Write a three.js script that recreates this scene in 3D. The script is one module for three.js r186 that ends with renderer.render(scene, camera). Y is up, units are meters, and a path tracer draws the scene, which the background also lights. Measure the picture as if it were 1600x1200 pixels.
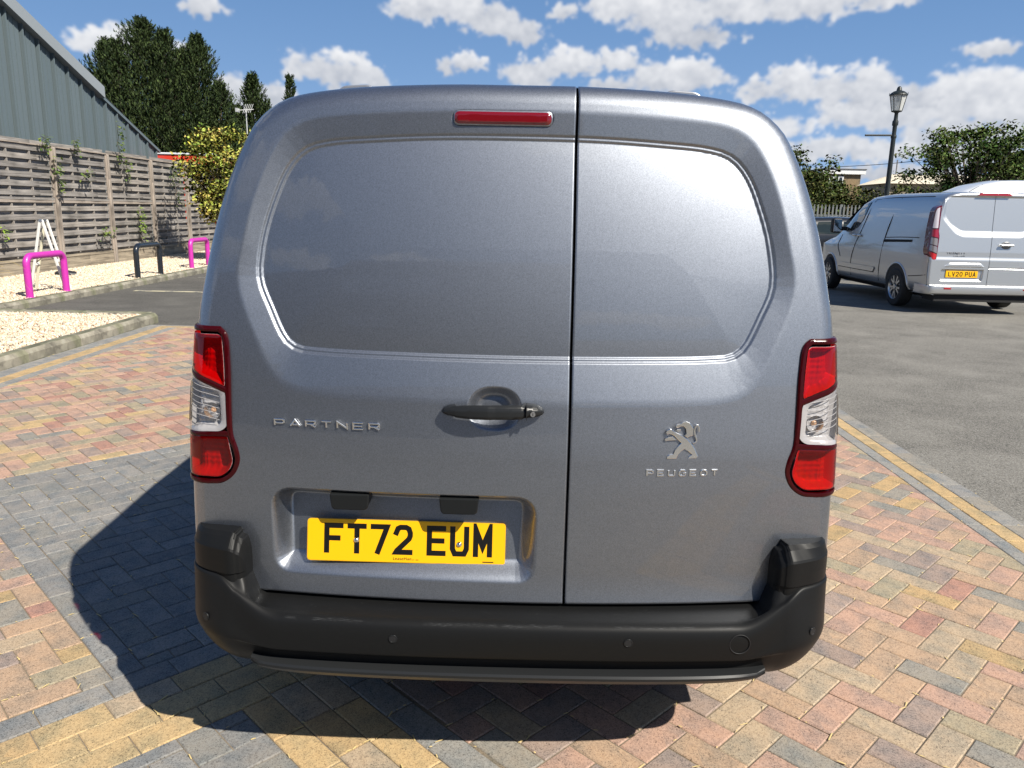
import * as THREE from 'three';
import { mergeGeometries, mergeVertices, toCreasedNormals } from 'three/addons/utils/BufferGeometryUtils.js';
import { RoundedBoxGeometry } from 'three/addons/geometries/RoundedBoxGeometry.js';

// ---------------------------------------------------------------- camera, sky, sun, exposure
const scene = new THREE.Scene();
const camera = new THREE.PerspectiveCamera(52.37, 4 / 3, 0.05, 900);
camera.rotation.order = 'YXZ';
camera.position.set(0, 1.53, 0);
camera.rotation.set(-12.6 * Math.PI / 180, 0.5 * Math.PI / 180, 1.15 * Math.PI / 180);
const renderer = new THREE.WebGLRenderer({ antialias: true });
renderer.toneMapping = THREE.LinearToneMapping;
renderer.toneMappingExposure = 1.6;
renderer.shadowMap.enabled = true;

const rng = (a) => () => { a |= 0; a = a + 0x6D2B79F5 | 0; let t = Math.imul(a ^ a >>> 15, 1 | a); t = t + Math.imul(t ^ t >>> 7, 61 | t) ^ t; return ((t ^ t >>> 14) >>> 0) / 4294967296; };
const clamp = (x, a = 0, b = 1) => x < a ? a : x > b ? b : x;
const lerp = (a, b, t) => a + (b - a) * t;
const sstep = (a, b, x) => { const t = clamp((x - a) / (b - a)); return t * t * (3 - 2 * t); };
const DEG = Math.PI / 180;
const hash2 = (x, y) => { let h = Math.imul(x, 374761393) + Math.imul(y, 668265263) | 0; h = Math.imul(h ^ h >>> 13, 1274126177); return ((h ^ h >>> 16) >>> 0) / 4294967296; };
function vnoise(x, y, per = 0) {
  const xi = Math.floor(x), yi = Math.floor(y), fx = x - xi, fy = y - yi;
  const w = per ? (n) => ((n % per) + per) % per : (n) => n;
  const ux = fx * fx * (3 - 2 * fx), uy = fy * fy * (3 - 2 * fy);
  const a = hash2(w(xi), w(yi)), b = hash2(w(xi + 1), w(yi)), c = hash2(w(xi), w(yi + 1)), d = hash2(w(xi + 1), w(yi + 1));
  return a + (b - a) * ux + (c - a) * uy + (a - b - c + d) * ux * uy;
}
function fbm(x, y, o = 4, per = 0) { let s = 0, a = 0.5, n = 0; for (let i = 0; i < o; i++) { s += a * vnoise(x, y, per); n += a; x *= 2; y *= 2; a *= 0.5; per *= 2; x += 17; y += 31; if (per) { x -= 17; y -= 31; } } return s / n; }

{ // the sky: blue air, paler to the horizon, and fair-weather cumulus
  const W = 2816, H = 1408, data = new Float32Array(W * H * 4);
  const puffs = [];   // [azimuth (right of north), elevation, half width, half height] in degrees
  const cloud = (list) => { const base = Math.min(...list.map(p => p[1] - p[3])), top = Math.max(...list.map(p => p[1] + p[3])); puffs.push({ list, base, top, az0: Math.min(...list.map(p => p[0] - p[2])) - 3, az1: Math.max(...list.map(p => p[0] + p[2])) + 3 }); };
  cloud([[-21, 12.0, 1.3, 0.8]]);
  cloud([[-7.2, 12.9, 2.6, 1.2], [-4.6, 13.2, 3.2, 1.4], [-2.6, 12.4, 2.6, 1.3], [-0.2, 11.5, 1.7, 0.9]]);
  cloud([[2.6, 12.8, 1.2, 0.6], [6.0, 13.4, 2.6, 1.4], [9.5, 13.0, 4.4, 1.9], [13.5, 13.2, 4.6, 1.6], [18, 13.0, 4.2, 1.3], [22, 13.2, 4, 1.0], [11, 11.4, 3.4, 0.9]]);
  cloud([[-14.4, 8.9, 2.2, 1.1], [-12.4, 8.7, 2.6, 1.2], [-10.6, 8.4, 1.6, 0.8]]);
  cloud([[-5.6, 9.3, 1.1, 0.7], [-4.2, 9.5, 1.6, 0.8]]);
  cloud([[0.4, 9.0, 2.2, 1.1], [3.2, 9.6, 2.8, 1.2], [6.2, 9.9, 2.2, 0.9]]);
  cloud([[6.2, 8.2, 2.4, 0.8], [9.0, 8.7, 2.8, 1.3], [11.7, 8.9, 2.4, 1.2]]);
  cloud([[16.0, 7.9, 1.8, 1.0], [17.6, 8.2, 2.2, 1.4], [20.5, 7.9, 1.9, 1.2], [22.4, 7.8, 2.2, 1.5], [25, 7.2, 2.2, 1.0]]);
  cloud([[23.5, 6.5, 4.5, 1.4], [28.5, 6.9, 4.4, 1.9], [33, 6.6, 4.5, 1.8], [38, 6.8, 4, 1.4], [30, 5.0, 6, 0.9]]);
  cloud([[17, 5.6, 3.2, 0.8], [20.5, 4.2, 4.8, 0.9], [26, 4.0, 5.5, 0.8], [32, 3.6, 6, 0.8], [23, 2.6, 7, 0.6]]);
  cloud([[29, 9.7, 2.0, 0.55]]);
  cloud([[-27.4, 9.2, 1.6, 0.9], [-25.4, 9.6, 1.8, 1.1], [-22.4, 8.6, 1.6, 1.0], [-19.6, 6.8, 2.0, 1.2], [-17.0, 6.6, 2.2, 1.1]]);
  const r = rng(77);
  for (let i = 0; i < 30; i++) {           // the same kind of clouds all round
    const az = 42 + r() * 276, el = 4 + Math.pow(r(), 1.3) * 44, s = 1.6 + el * 0.09 + r() * 2, n = 3 + Math.floor(r() * 4), list = [];
    for (let k = 0; k < n; k++) list.push([(az + k * s * 1.1 + 180) % 360 - 180, el + (r() - 0.4) * s * 0.5, s * (0.9 + r() * 0.7), s * (0.35 + r() * 0.3)]);
    if (Math.max(...list.map(p => p[0])) - Math.min(...list.map(p => p[0])) < 90) cloud(list);
  }
  for (let j = 0; j < H; j++) {
    const el = (j + 0.5) / H * 180 - 90, e = Math.max(el, 0);
    const k = Math.exp(-e / 9), k2 = Math.exp(-e / 27);
    const R = 0.026 + 0.145 * k2 + 0.19 * k, G = 0.068 + 0.330 * k2 + 0.15 * k, B = 0.20 + 0.60 * k2 + 0.02 * k;
    for (let i = 0; i < W; i++) {
      const o = (j * W + i) * 4; let cr = R, cg = G, cb = B;
      if (el > -1 && el < 62) {
        const lon = ((i + 0.5) / W - 0.5) * 360; let az = lon + 90; if (az > 180) az -= 360;
        let dens = 0, lit = 0;
        for (const c of puffs) {
          if (el < c.base - 2 || el > c.top + 2 || az < c.az0 || az > c.az1) continue;
          let m = -9; const wx = (vnoise(az * 2.2 + 300, el * 2.6) - 0.5) * 0.9 + (vnoise(az * 5.5 + 30, el * 6.5 + 9) - 0.5) * 0.4, wy = (vnoise(az * 2.4 + 90, el * 3 + 70) - 0.5) * 0.55 + (vnoise(az * 6 + 11, el * 7 + 50) - 0.5) * 0.28;
          for (const p of c.list) { let dx = (az + wx - p[0]) / (p[2] * 1.04), dy = (el + wy - p[1]) / (p[3] * 1.18); if (dy < 0) dy *= 1.35; m = Math.max(m, 1 - dx * dx - dy * dy); }
          if (m < -1.6) continue;
          const n1 = fbm(az * 0.75 + 200, el * 1.1 + 90, 6), n2 = fbm(az * 2.6 + 20, el * 3.2 + 7, 4);
          const d = sstep(0.05, 0.66, m * 1.05 + (n1 - 0.5) * 1.7 + (n2 - 0.5) * 0.5);
          if (d > dens) {
            dens = d;
            const hgt = clamp((el - c.base) / (c.top - c.base + 0.01));
            lit = clamp(-0.02 + 0.78 * hgt + (n2 - 0.5) * 0.6 + (n1 - 0.5) * 0.9 + (1 - d) * 0.3);
          }
        }
        if (dens > 0.002) { const a = dens * 0.93; cr = lerp(cr, lerp(0.52, 0.92, lit), a); cg = lerp(cg, lerp(0.545, 0.92, lit), a); cb = lerp(cb, lerp(0.60, 0.93, lit), a); }
      }
      if (el < 0) { const g = clamp(-el / 4); cr = lerp(cr, 0.20, g); cg = lerp(cg, 0.19, g); cb = lerp(cb, 0.18, g); }
      data[o] = cr * 0.645; data[o + 1] = cg * 0.645; data[o + 2] = cb * 0.645; data[o + 3] = 1;
    }
  }
  const sky = new THREE.DataTexture(data, W, H, THREE.RGBAFormat, THREE.FloatType);
  sky.mapping = THREE.EquirectangularReflectionMapping; sky.magFilter = THREE.LinearFilter; sky.minFilter = THREE.LinearFilter; sky.needsUpdate = true;
  scene.background = sky; scene.environment = sky;
}
const sun = new THREE.DirectionalLight(new THREE.Color(1.0, 0.945, 0.85), 4.9);
sun.position.set(0.74 * 30, 30, 0.40 * 30); sun.castShadow = true;
sun.shadow.mapSize.set(4096, 4096);
Object.assign(sun.shadow.camera, { left: -30, right: 30, top: 30, bottom: -30, near: 1, far: 120 });
scene.add(sun); scene.add(sun.target); sun.target.position.set(0, 0, -8);

// ---------------------------------------------------------------- helpers
const taken = {};
const numbered = (n) => { const k = taken[n] = (taken[n] ?? -1) + 1; return k ? `${n}_${String(k).padStart(3, '0')}` : n; };
const V = (x, y, z) => new THREE.Vector3(x, y, z);
function add(name, g, m, parent) { const o = new THREE.Mesh(g, m); o.name = name; parent.add(o); return o; }
function thing(name, label, category, pos = [0, 0, 0], group) { const o = new THREE.Group(); o.name = numbered(name); o.position.set(...pos); o.userData = { label, category }; if (group) o.userData.group = group; scene.add(o); return o; }
function structure(name, label, category, g, m) { const o = g ? new THREE.Mesh(g, m) : new THREE.Group(); o.name = numbered(name); o.userData = { label, category, kind: 'structure' }; scene.add(o); return o; }
const std = (r, g, b, rough = 0.8, extra = {}) => { const m = new THREE.MeshStandardMaterial({ roughness: rough, ...extra }); m.color.setRGB(r, g, b); return m; };
const phys = (r, g, b, rough = 0.5, extra = {}) => { const m = new THREE.MeshPhysicalMaterial({ roughness: rough, ...extra }); m.color.setRGB(r, g, b); return m; };
function tex(n, fn, srgb = false, rx = 1, ry = rx) {   // fn(x, y, u, v) -> number or [r, g, b] in 0..1
  const d = new Uint8Array(n * n * 4);
  for (let y = 0; y < n; y++) for (let x = 0; x < n; x++) { let c = fn(x, y, x / n, y / n); if (typeof c === 'number') c = [c, c, c]; const o = (y * n + x) * 4; for (let k = 0; k < 3; k++) d[o + k] = clamp(c[k]) * 255; d[o + 3] = 255; }
  const t = new THREE.DataTexture(d, n, n, THREE.RGBAFormat); t.wrapS = t.wrapT = THREE.RepeatWrapping; t.magFilter = THREE.LinearFilter; t.minFilter = THREE.LinearMipmapLinearFilter; t.generateMipmaps = true; t.repeat.set(rx, ry); if (srgb) t.colorSpace = THREE.SRGBColorSpace; t.needsUpdate = true; return t;
}
const box = (x0, x1, y0, y1, z0, z1) => { const g = new THREE.BoxGeometry(x1 - x0, y1 - y0, z1 - z0); g.translate((x0 + x1) / 2, (y0 + y1) / 2, (z0 + z1) / 2); return g; };
const rbox = (x0, x1, y0, y1, z0, z1, r = 0.01, s = 2) => { const g = new RoundedBoxGeometry(x1 - x0, y1 - y0, z1 - z0, s, r); g.translate((x0 + x1) / 2, (y0 + y1) / 2, (z0 + z1) / 2); return g; };
const merge = (a) => mergeGeometries(a.map(g => { const h = g.index ? g.toNonIndexed() : g; for (const k of Object.keys(h.attributes)) if (!['position', 'normal', 'uv', 'color'].includes(k)) h.deleteAttribute(k); return h; }));
const tube = (pts, r, seg = 24, rad = 8, closed = false) => new THREE.TubeGeometry(new THREE.CatmullRomCurve3(pts.map(p => V(...p)), closed), seg, r, rad, closed);
function rod(a, b, r0, r1 = r0, rad = 8) { const A = V(...a), B = V(...b), g = new THREE.CylinderGeometry(r1, r0, A.distanceTo(B), rad, 1); g.applyQuaternion(new THREE.Quaternion().setFromUnitVectors(V(0, 1, 0), B.clone().sub(A).normalize())); g.translate((A.x + B.x) / 2, (A.y + B.y) / 2, (A.z + B.z) / 2); return g; }
function buffer(pos, idx, uv, nor, col) { const g = new THREE.BufferGeometry(); g.setAttribute('position', new THREE.Float32BufferAttribute(pos, 3)); if (uv) g.setAttribute('uv', new THREE.Float32BufferAttribute(uv, 2)); if (col) g.setAttribute('color', new THREE.Float32BufferAttribute(col, 3)); if (idx) g.setIndex(idx); if (nor) g.setAttribute('normal', new THREE.Float32BufferAttribute(nor, 3)); else g.computeVertexNormals(); return g; }
// polylines
const smooth = (pts, n, closed = false) => new THREE.CatmullRomCurve3(pts.map(p => V(p[0], p[1], 0)), closed, 'centripetal').getSpacedPoints(n).slice(0, closed ? n : n + 1).map(p => [p.x, p.y]);
function resample(pts, n) { const L = [0]; const P = [...pts, pts[0]]; for (let i = 1; i < P.length; i++) L.push(L[i - 1] + Math.hypot(P[i][0] - P[i - 1][0], P[i][1] - P[i - 1][1])); const T = L[L.length - 1], out = []; let k = 0; for (let i = 0; i < n; i++) { const s = T * i / n; while (L[k + 1] < s) k++; const t = (s - L[k]) / (L[k + 1] - L[k] || 1); out.push([lerp(P[k][0], P[k + 1][0], t), lerp(P[k][1], P[k + 1][1], t)]); } return out; }
function roundCorners(pts, r, n = 5) { const out = []; const N = pts.length; for (let i = 0; i < N; i++) { const p = pts[i], a = pts[(i + N - 1) % N], b = pts[(i + 1) % N]; const la = Math.hypot(a[0] - p[0], a[1] - p[1]), lb = Math.hypot(b[0] - p[0], b[1] - p[1]); const q = Math.min(typeof r === 'number' ? r : r[i], la * 0.48, lb * 0.48); const A = [p[0] + (a[0] - p[0]) / la * q, p[1] + (a[1] - p[1]) / la * q], B = [p[0] + (b[0] - p[0]) / lb * q, p[1] + (b[1] - p[1]) / lb * q]; for (let k = 0; k <= n; k++) { const t = k / n; out.push([(1 - t) * (1 - t) * A[0] + 2 * t * (1 - t) * p[0] + t * t * B[0], (1 - t) * (1 - t) * A[1] + 2 * t * (1 - t) * p[1] + t * t * B[1]]); } } return out; }
function distLine(P, x, y, closed) { let m = 1e9; const n = closed ? P.length : P.length - 1; for (let i = 0; i < n; i++) { const a = P[i], b = P[i + 1 === P.length ? 0 : i + 1]; const dx = b[0] - a[0], dy = b[1] - a[1], px = x - a[0], py = y - a[1]; let t = (px * dx + py * dy) / (dx * dx + dy * dy); t = t < 0 ? 0 : t > 1 ? 1 : t; const ex = px - t * dx, ey = py - t * dy, d = ex * ex + ey * ey; if (d < m) m = d; } return Math.sqrt(m); }
function inside(P, x, y) { let c = false; for (let i = 0, j = P.length - 1; i < P.length; j = i++) { const a = P[i], b = P[j]; if ((a[1] > y) !== (b[1] > y) && x < (b[0] - a[0]) * (y - a[1]) / (b[1] - a[1]) + a[0]) c = !c; } return c; }
const sd = (P, x, y) => (inside(P, x, y) ? 1 : -1) * distLine(P, x, y, true);   // positive inside
const area = (P) => P.reduce((s, a, i) => { const b = P[(i + 1) % P.length]; return s + a[0] * b[1] - b[0] * a[1]; }, 0) / 2;
// a smooth sheet over the inside of a closed outline; map(u, v) gives the point in space
function sheet(outline, centre, rings, map, { pow = 1.7, skip, uv = 1, flip = false, eps = 0.0012, skirt } = {}) {
  let P = area(outline) < 0 ? [...outline].reverse() : outline; const N = P.length, pos = [], nor = [], uvs = [], idx = [];
  const put = (u, v) => { const p = map(u, v), a = map(u + eps, v), b = map(u, v + eps), c = map(u - eps, v), d = map(u, v - eps); const n = a.sub(c).cross(b.sub(d)).normalize(); if (flip) n.negate(); pos.push(p.x, p.y, p.z); nor.push(n.x, n.y, n.z); uvs.push(u * uv, v * uv); };
  put(centre[0], centre[1]);
  for (let k = 1; k <= rings; k++) { const t = 1 - Math.pow(1 - k / rings, pow); for (let i = 0; i < N; i++) put(lerp(centre[0], P[i][0], t), lerp(centre[1], P[i][1], t)); }
  const U = (i) => [uvs[i * 2] / uv, uvs[i * 2 + 1] / uv];
  const tri = (a, b, c) => { if (skip) { const A = U(a), B = U(b), C = U(c); if (skip((A[0] + B[0] + C[0]) / 3, (A[1] + B[1] + C[1]) / 3)) return; } flip ? idx.push(a, c, b) : idx.push(a, b, c); };
  for (let i = 0; i < N; i++) tri(0, 1 + i, 1 + (i + 1) % N);
  for (let k = 1; k < rings; k++) for (let i = 0; i < N; i++) { const a = 1 + (k - 1) * N + i, b = 1 + (k - 1) * N + (i + 1) % N, c = a + N, d = b + N; tri(a, c, d); tri(a, d, b); }
  if (skirt) { const s = pos.length / 3, base = 1 + (rings - 1) * N; for (let i = 0; i < N; i++) { const q = (base + i) * 3; const u = U(base + i); for (const w of [0, 1]) { pos.push(pos[q] + skirt[0] * w, pos[q + 1] + skirt[1] * w, pos[q + 2] + skirt[2] * w); const a = P[(i + N - 1) % N], b = P[(i + 1) % N]; const l = Math.hypot(b[0] - a[0], b[1] - a[1]); nor.push((b[1] - a[1]) / l, -(b[0] - a[0]) / l, 0); uvs.push(u[0] * uv, u[1] * uv); } } for (let i = 0; i < N; i++) { const a = s + i * 2, b = s + ((i + 1) % N) * 2; idx.push(a, a + 1, b, b, a + 1, b + 1); } }
  return buffer(pos, idx, uvs, nor);
}
// a sheet made of rows: at each height v it runs from lo(v) to hi(v)
function rowSheet(rows, lo, hi, cols, map, { skip, uv = 1, eps = 0.0010, edge = 0.35 } = {}) {
  const pos = [], nor = [], uvs = [], idx = [], w = []; for (let c = 0; c <= cols; c++) { const t = c / cols; w.push(lerp(t, 0.5 - 0.5 * Math.cos(Math.PI * t), edge * 2)); }
  for (const v of rows) { const a = lo(v), b = hi(v); for (const t of w) { const u = lerp(a, b, t), p = map(u, v), q = map(u + eps, v), s = map(u, v + eps), q2 = map(u - eps, v), s2 = map(u, v - eps); const n = q.sub(q2).cross(s.sub(s2)).normalize(); pos.push(p.x, p.y, p.z); nor.push(n.x, n.y, n.z); uvs.push(u * uv, v * uv); } }
  const n = cols + 1; const cut = (i) => skip && skip(uvs[i * 2] / uv, uvs[i * 2 + 1] / uv);
  for (let r = 0; r + 1 < rows.length; r++) for (let c = 0; c < cols; c++) { const a = r * n + c, b = a + 1, d = a + n, e = d + 1; if (cut(a) && cut(e)) continue; idx.push(a, b, e, a, e, d); }
  return buffer(pos, idx, uvs, nor);
}
function loft(ringsList, closed = true, caps = [true, true], crease = 0.6, uvScale = 1) {   // rings of equal length
  const pos = [], idx = [], uvs = [], n = ringsList[0].length; let acc = 0;
  ringsList.forEach((R, k) => { if (k) acc += Math.hypot(R[0][0] - ringsList[k - 1][0][0], R[0][1] - ringsList[k - 1][0][1], R[0][2] - ringsList[k - 1][0][2]); let s = 0; R.forEach((p, i) => { if (i) s += Math.hypot(p[0] - R[i - 1][0], p[1] - R[i - 1][1], p[2] - R[i - 1][2]); pos.push(...p); uvs.push(s * uvScale, acc * uvScale); }); });
  const m = closed ? n : n - 1;
  for (let k = 0; k + 1 < ringsList.length; k++) for (let i = 0; i < m; i++) { const a = k * n + i, b = k * n + (i + 1) % n, c = a + n, d = b + n; idx.push(a, b, d, a, d, c); }
  const cap = (k, rev) => { const R = ringsList[k], c = [0, 1, 2].map(j => R.reduce((s, p) => s + p[j], 0) / n); pos.push(...c); uvs.push(0, 0); const ci = pos.length / 3 - 1; for (let i = 0; i < n; i++) { const a = k * n + i, b = k * n + (i + 1) % n; rev ? idx.push(ci, b, a) : idx.push(ci, a, b); } };
  if (caps[0]) cap(0, true); if (caps[1]) cap(ringsList.length - 1, false);
  const g = buffer(pos, idx, uvs);
  return crease ? toCreasedNormals(g, crease) : g;
}
// like loft, but crisp along the profile's edges and smooth along the path
function loftStrips(rings) { const out = [], n = rings[0].length; for (let j = 0; j < n; j++) { const pos = [], idx = [], uv = []; rings.forEach((R, k) => { pos.push(...R[j], ...R[(j + 1) % n]); uv.push(0.1, 0.55, 0.12, 0.6); if (k) { const a = 2 * k - 2; idx.push(a, a + 1, a + 3, a, a + 3, a + 2); } }); out.push(buffer(pos, idx, uv)); } const cap = (R, rev) => { const c = [0, 1, 2].map(q => R.reduce((s, p) => s + p[q], 0) / n), pos = [...c], idx = [], uv = [0.1, 0.55]; R.forEach((p, i) => { pos.push(...p); uv.push(0.1, 0.55); rev ? idx.push(0, 1 + (i + 1) % n, 1 + i) : idx.push(0, 1 + i, 1 + (i + 1) % n); }); return buffer(pos, idx, uv); }; out.push(cap(rings[0], true), cap(rings[rings.length - 1], false)); return merge(out); }
// bevelled lettering from strokes
function strokeOutline(pts, w, closed) {
  const L = [], R = [], n = pts.length;
  for (let i = 0; i < n; i++) {
    const p = pts[i], a = closed ? pts[(i + n - 1) % n] : pts[i - 1], b = closed ? pts[(i + 1) % n] : pts[i + 1];
    const d = (s, t) => { const l = Math.hypot(t[0] - s[0], t[1] - s[1]); return [(t[0] - s[0]) / l, (t[1] - s[1]) / l]; };
    const d1 = a ? d(a, p) : d(p, b), d2 = b ? d(p, b) : d1; const n1 = [-d1[1], d1[0]], n2 = [-d2[1], d2[0]];
    let mx = n1[0] + n2[0], my = n1[1] + n2[1]; const l = Math.hypot(mx, my) || 1; mx /= l; my /= l; const k = Math.min(1 / Math.max(0.3, mx * n1[0] + my * n1[1]), 2.4) * w / 2;
    L.push([p[0] + mx * k, p[1] + my * k]); R.push([p[0] - mx * k, p[1] - my * k]);
  }
  return [L, R];
}
const shapeOf = (P) => new THREE.Shape(P.map(p => new THREE.Vector2(p[0], p[1])));
function strokeGeo(pts, w, closed, depth, bevel) {
  const [L, R] = strokeOutline(pts, w, closed); let s;
  if (closed) { const [o, i] = Math.abs(area(L)) > Math.abs(area(R)) ? [L, R] : [R, L]; s = shapeOf(o); s.holes.push(new THREE.Path(i.map(p => new THREE.Vector2(p[0], p[1])))); } else s = shapeOf([...L, ...R.reverse()]);
  return new THREE.ExtrudeGeometry(s, { depth, bevelEnabled: bevel > 0, bevelThickness: bevel, bevelSize: bevel * 0.8, bevelOffset: -bevel * 0.8, bevelSegments: 2, curveSegments: 4 });
}
const oval = [0, 1, 2, 3, 4, 5, 6, 7, 8, 9, 10, 11].map(k => [0.5 + 0.5 * Math.sign(Math.cos(k * Math.PI / 6)) * Math.pow(Math.abs(Math.cos(k * Math.PI / 6)), 0.7), 0.5 + 0.5 * Math.sign(Math.sin(k * Math.PI / 6)) * Math.pow(Math.abs(Math.sin(k * Math.PI / 6)), 0.7)]);
const GLYPH = {
  P: [[[0, 0], [0, 1], [0.82, 1], [1, 0.86], [1, 0.56], [0.82, 0.42], [0.08, 0.42]]], A: [[[0, 0], [0.5, 1], [1, 0]], [[0.24, 0.26], [0.76, 0.26]]], R: [[[0, 0], [0, 1], [0.82, 1], [1, 0.86], [1, 0.58], [0.82, 0.44], [0.08, 0.44]], [[0.52, 0.42], [1, 0]]],
  T: [[[0, 1], [1, 1]], [[0.5, 0.95], [0.5, 0]]], N: [[[0, 0], [0, 1], [1, 0], [1, 1]]], E: [[[1, 1], [0, 1], [0, 0], [1, 0]], [[0.05, 0.5], [0.9, 0.5]]], U: [[[0, 1], [0, 0.2], [0.16, 0], [0.84, 0], [1, 0.2], [1, 1]]],
  G: [[[1, 0.82], [0.84, 1], [0.2, 1], [0, 0.76], [0, 0.24], [0.2, 0], [0.84, 0], [1, 0.16], [1, 0.46], [0.56, 0.46]]], F: [[[1, 1], [0, 1], [0, 0]], [[0.05, 0.5], [0.8, 0.5]]], M: [[[0, 0], [0, 1], [0.5, 0.3], [1, 1], [1, 0]]], 7: [[[0, 1], [1, 1], [0.36, 0]]],
  2: [[[0, 0.78], [0.12, 0.95], [0.3, 1], [0.7, 1], [0.9, 0.94], [1, 0.78], [1, 0.66], [0.92, 0.54], [0.06, 0.06], [0, 0], [1, 0]]], L: [[[0, 1], [0, 0], [1, 0]]], V: [[[0, 1], [0.5, 0], [1, 1]]],
};
GLYPH.O = [oval]; GLYPH[0] = [oval];
// ---------------------------------------------------------------- textures and materials
const speckle = tex(512, (x, y, u, v) => { const n = fbm(u * 70, v * 70, 3), w = fbm(u * 7 + 3, v * 7 + 60, 4), h = hash2(x, y), c = hash2(x >> 1, (y >> 1) + 999), d = hash2(Math.floor(x / 3), Math.floor(y / 3) + 345), e = hash2(Math.floor(x / 4), Math.floor(y / 4) + 45); let k = 0.80 + (n - 0.5) * 0.40 + (w - 0.5) * 0.40 + (h - 0.5) * 0.22 + (c - 0.5) * 0.22; if (d > 0.93) k += 0.26; else if (d < 0.10) k -= 0.34; if (e > 0.97) k -= 0.30; const t = (w - 0.5) * 0.22; return [k * (1 + t), k, k * (1 - t)]; });
const speckleBump = tex(256, (x, y) => 0.6 + (hash2(x >> 1, y >> 1) - 0.5) * 0.5 + (hash2(x, y) - 0.5) * 0.3);
const asphaltTex = tex(1024, (x, y, u, v) => { const h = hash2(x >> 1, y >> 1), h1 = hash2(x, y + 4000), h3 = hash2(Math.floor(x / 3), Math.floor(y / 3) + 77), n = fbm(u * 8, v * 8, 4, 8); let k = 0.58 + (n - 0.5) * 0.34 + (h - 0.5) * 0.5 + (h1 - 0.5) * 0.3 + (h3 - 0.5) * 0.34; if (h > 0.95) k += 0.3; return [k, k * 0.955, k * 0.87]; });
const grain = tex(512, (x, y, u, v) => { const n = fbm(u * 4, v * 110, 3), m = fbm(u * 3 + 9, v * 14 + 3, 3), s = fbm(u * 9 + 40, v * 9, 3); const k = 0.45 + (n - 0.5) * 0.5 + (m - 0.5) * 0.4 + (s - 0.5) * 0.3; return [k * 1.02, k * 0.97, k * 0.92]; });
const concrete = tex(512, (x, y, u, v) => { const n = fbm(u * 10, v * 10, 5), m = fbm(u * 3 + 5, v * 3, 3), h = hash2(x, y); const st = sstep(0.52, 0.62, fbm(u * 7 + 30, v * 7 + 9, 4)); let k = 0.62 + (n - 0.5) * 0.9 + (h - 0.5) * 0.22 + st * 0.22; const moss = sstep(0.46, 0.66, m); return [k * lerp(1, 0.72, moss), k * lerp(0.96, 0.74, moss), k * lerp(0.86, 0.55, moss)]; });
const flake = tex(512, (x, y) => { const h = hash2(x, y + 77), h2 = hash2(x >> 1, y >> 1); return 0.80 + (h - 0.5) * 0.22 + (h2 - 0.5) * 0.20 + (h > 0.98 ? 0.15 : 0); });
const plasticBump = tex(256, (x, y) => 0.5 + (fbm(x / 2.2, y / 2.2, 2) - 0.5));
const M = {
  paint: phys(0.318, 0.339, 0.378, 0.47, { metalness: 1, map: flake, clearcoat: 1, clearcoatRoughness: 0.03 }),
  plastic: phys(0.012, 0.013, 0.0135, 0.44, { specularIntensity: 0.32, bumpMap: plasticBump, bumpScale: 0.00012 }),
  trim: phys(0.016, 0.017, 0.018, 0.32, { specularIntensity: 0.45 }), black: std(0.008, 0.008, 0.009, 0.6), rubber: std(0.014, 0.014, 0.014, 0.75), dark: std(0.01, 0.01, 0.011, 0.9),
  chrome: std(0.82, 0.81, 0.79, 0.13, { metalness: 1 }), steel: std(0.6, 0.6, 0.6, 0.3, { metalness: 1 }),
  redLens: phys(0.66, 0.010, 0.013, 0.06, { transmission: 1, thickness: 0, ior: 1.45 }), clearLens: phys(0.95, 0.95, 0.95, 0.05, { transmission: 1, thickness: 0, ior: 1.45 }),
  lampRim: phys(0.035, 0.001, 0.002, 0.2, { clearcoat: 0.12, clearcoatRoughness: 0.05, specularIntensity: 0.35 }), lampInner: phys(0.62, 0.55, 0.55, 0.35), reflector: std(0.85, 0.85, 0.85, 0.22, { metalness: 1 }), frosted: phys(0.40, 0.385, 0.385, 0.3, { clearcoat: 1 }),
  amber: phys(0.55, 0.33, 0.2, 0.2), glass: phys(0.015, 0.02, 0.02, 0.04, { clearcoat: 1, clearcoatRoughness: 0.02 }),
};
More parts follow.
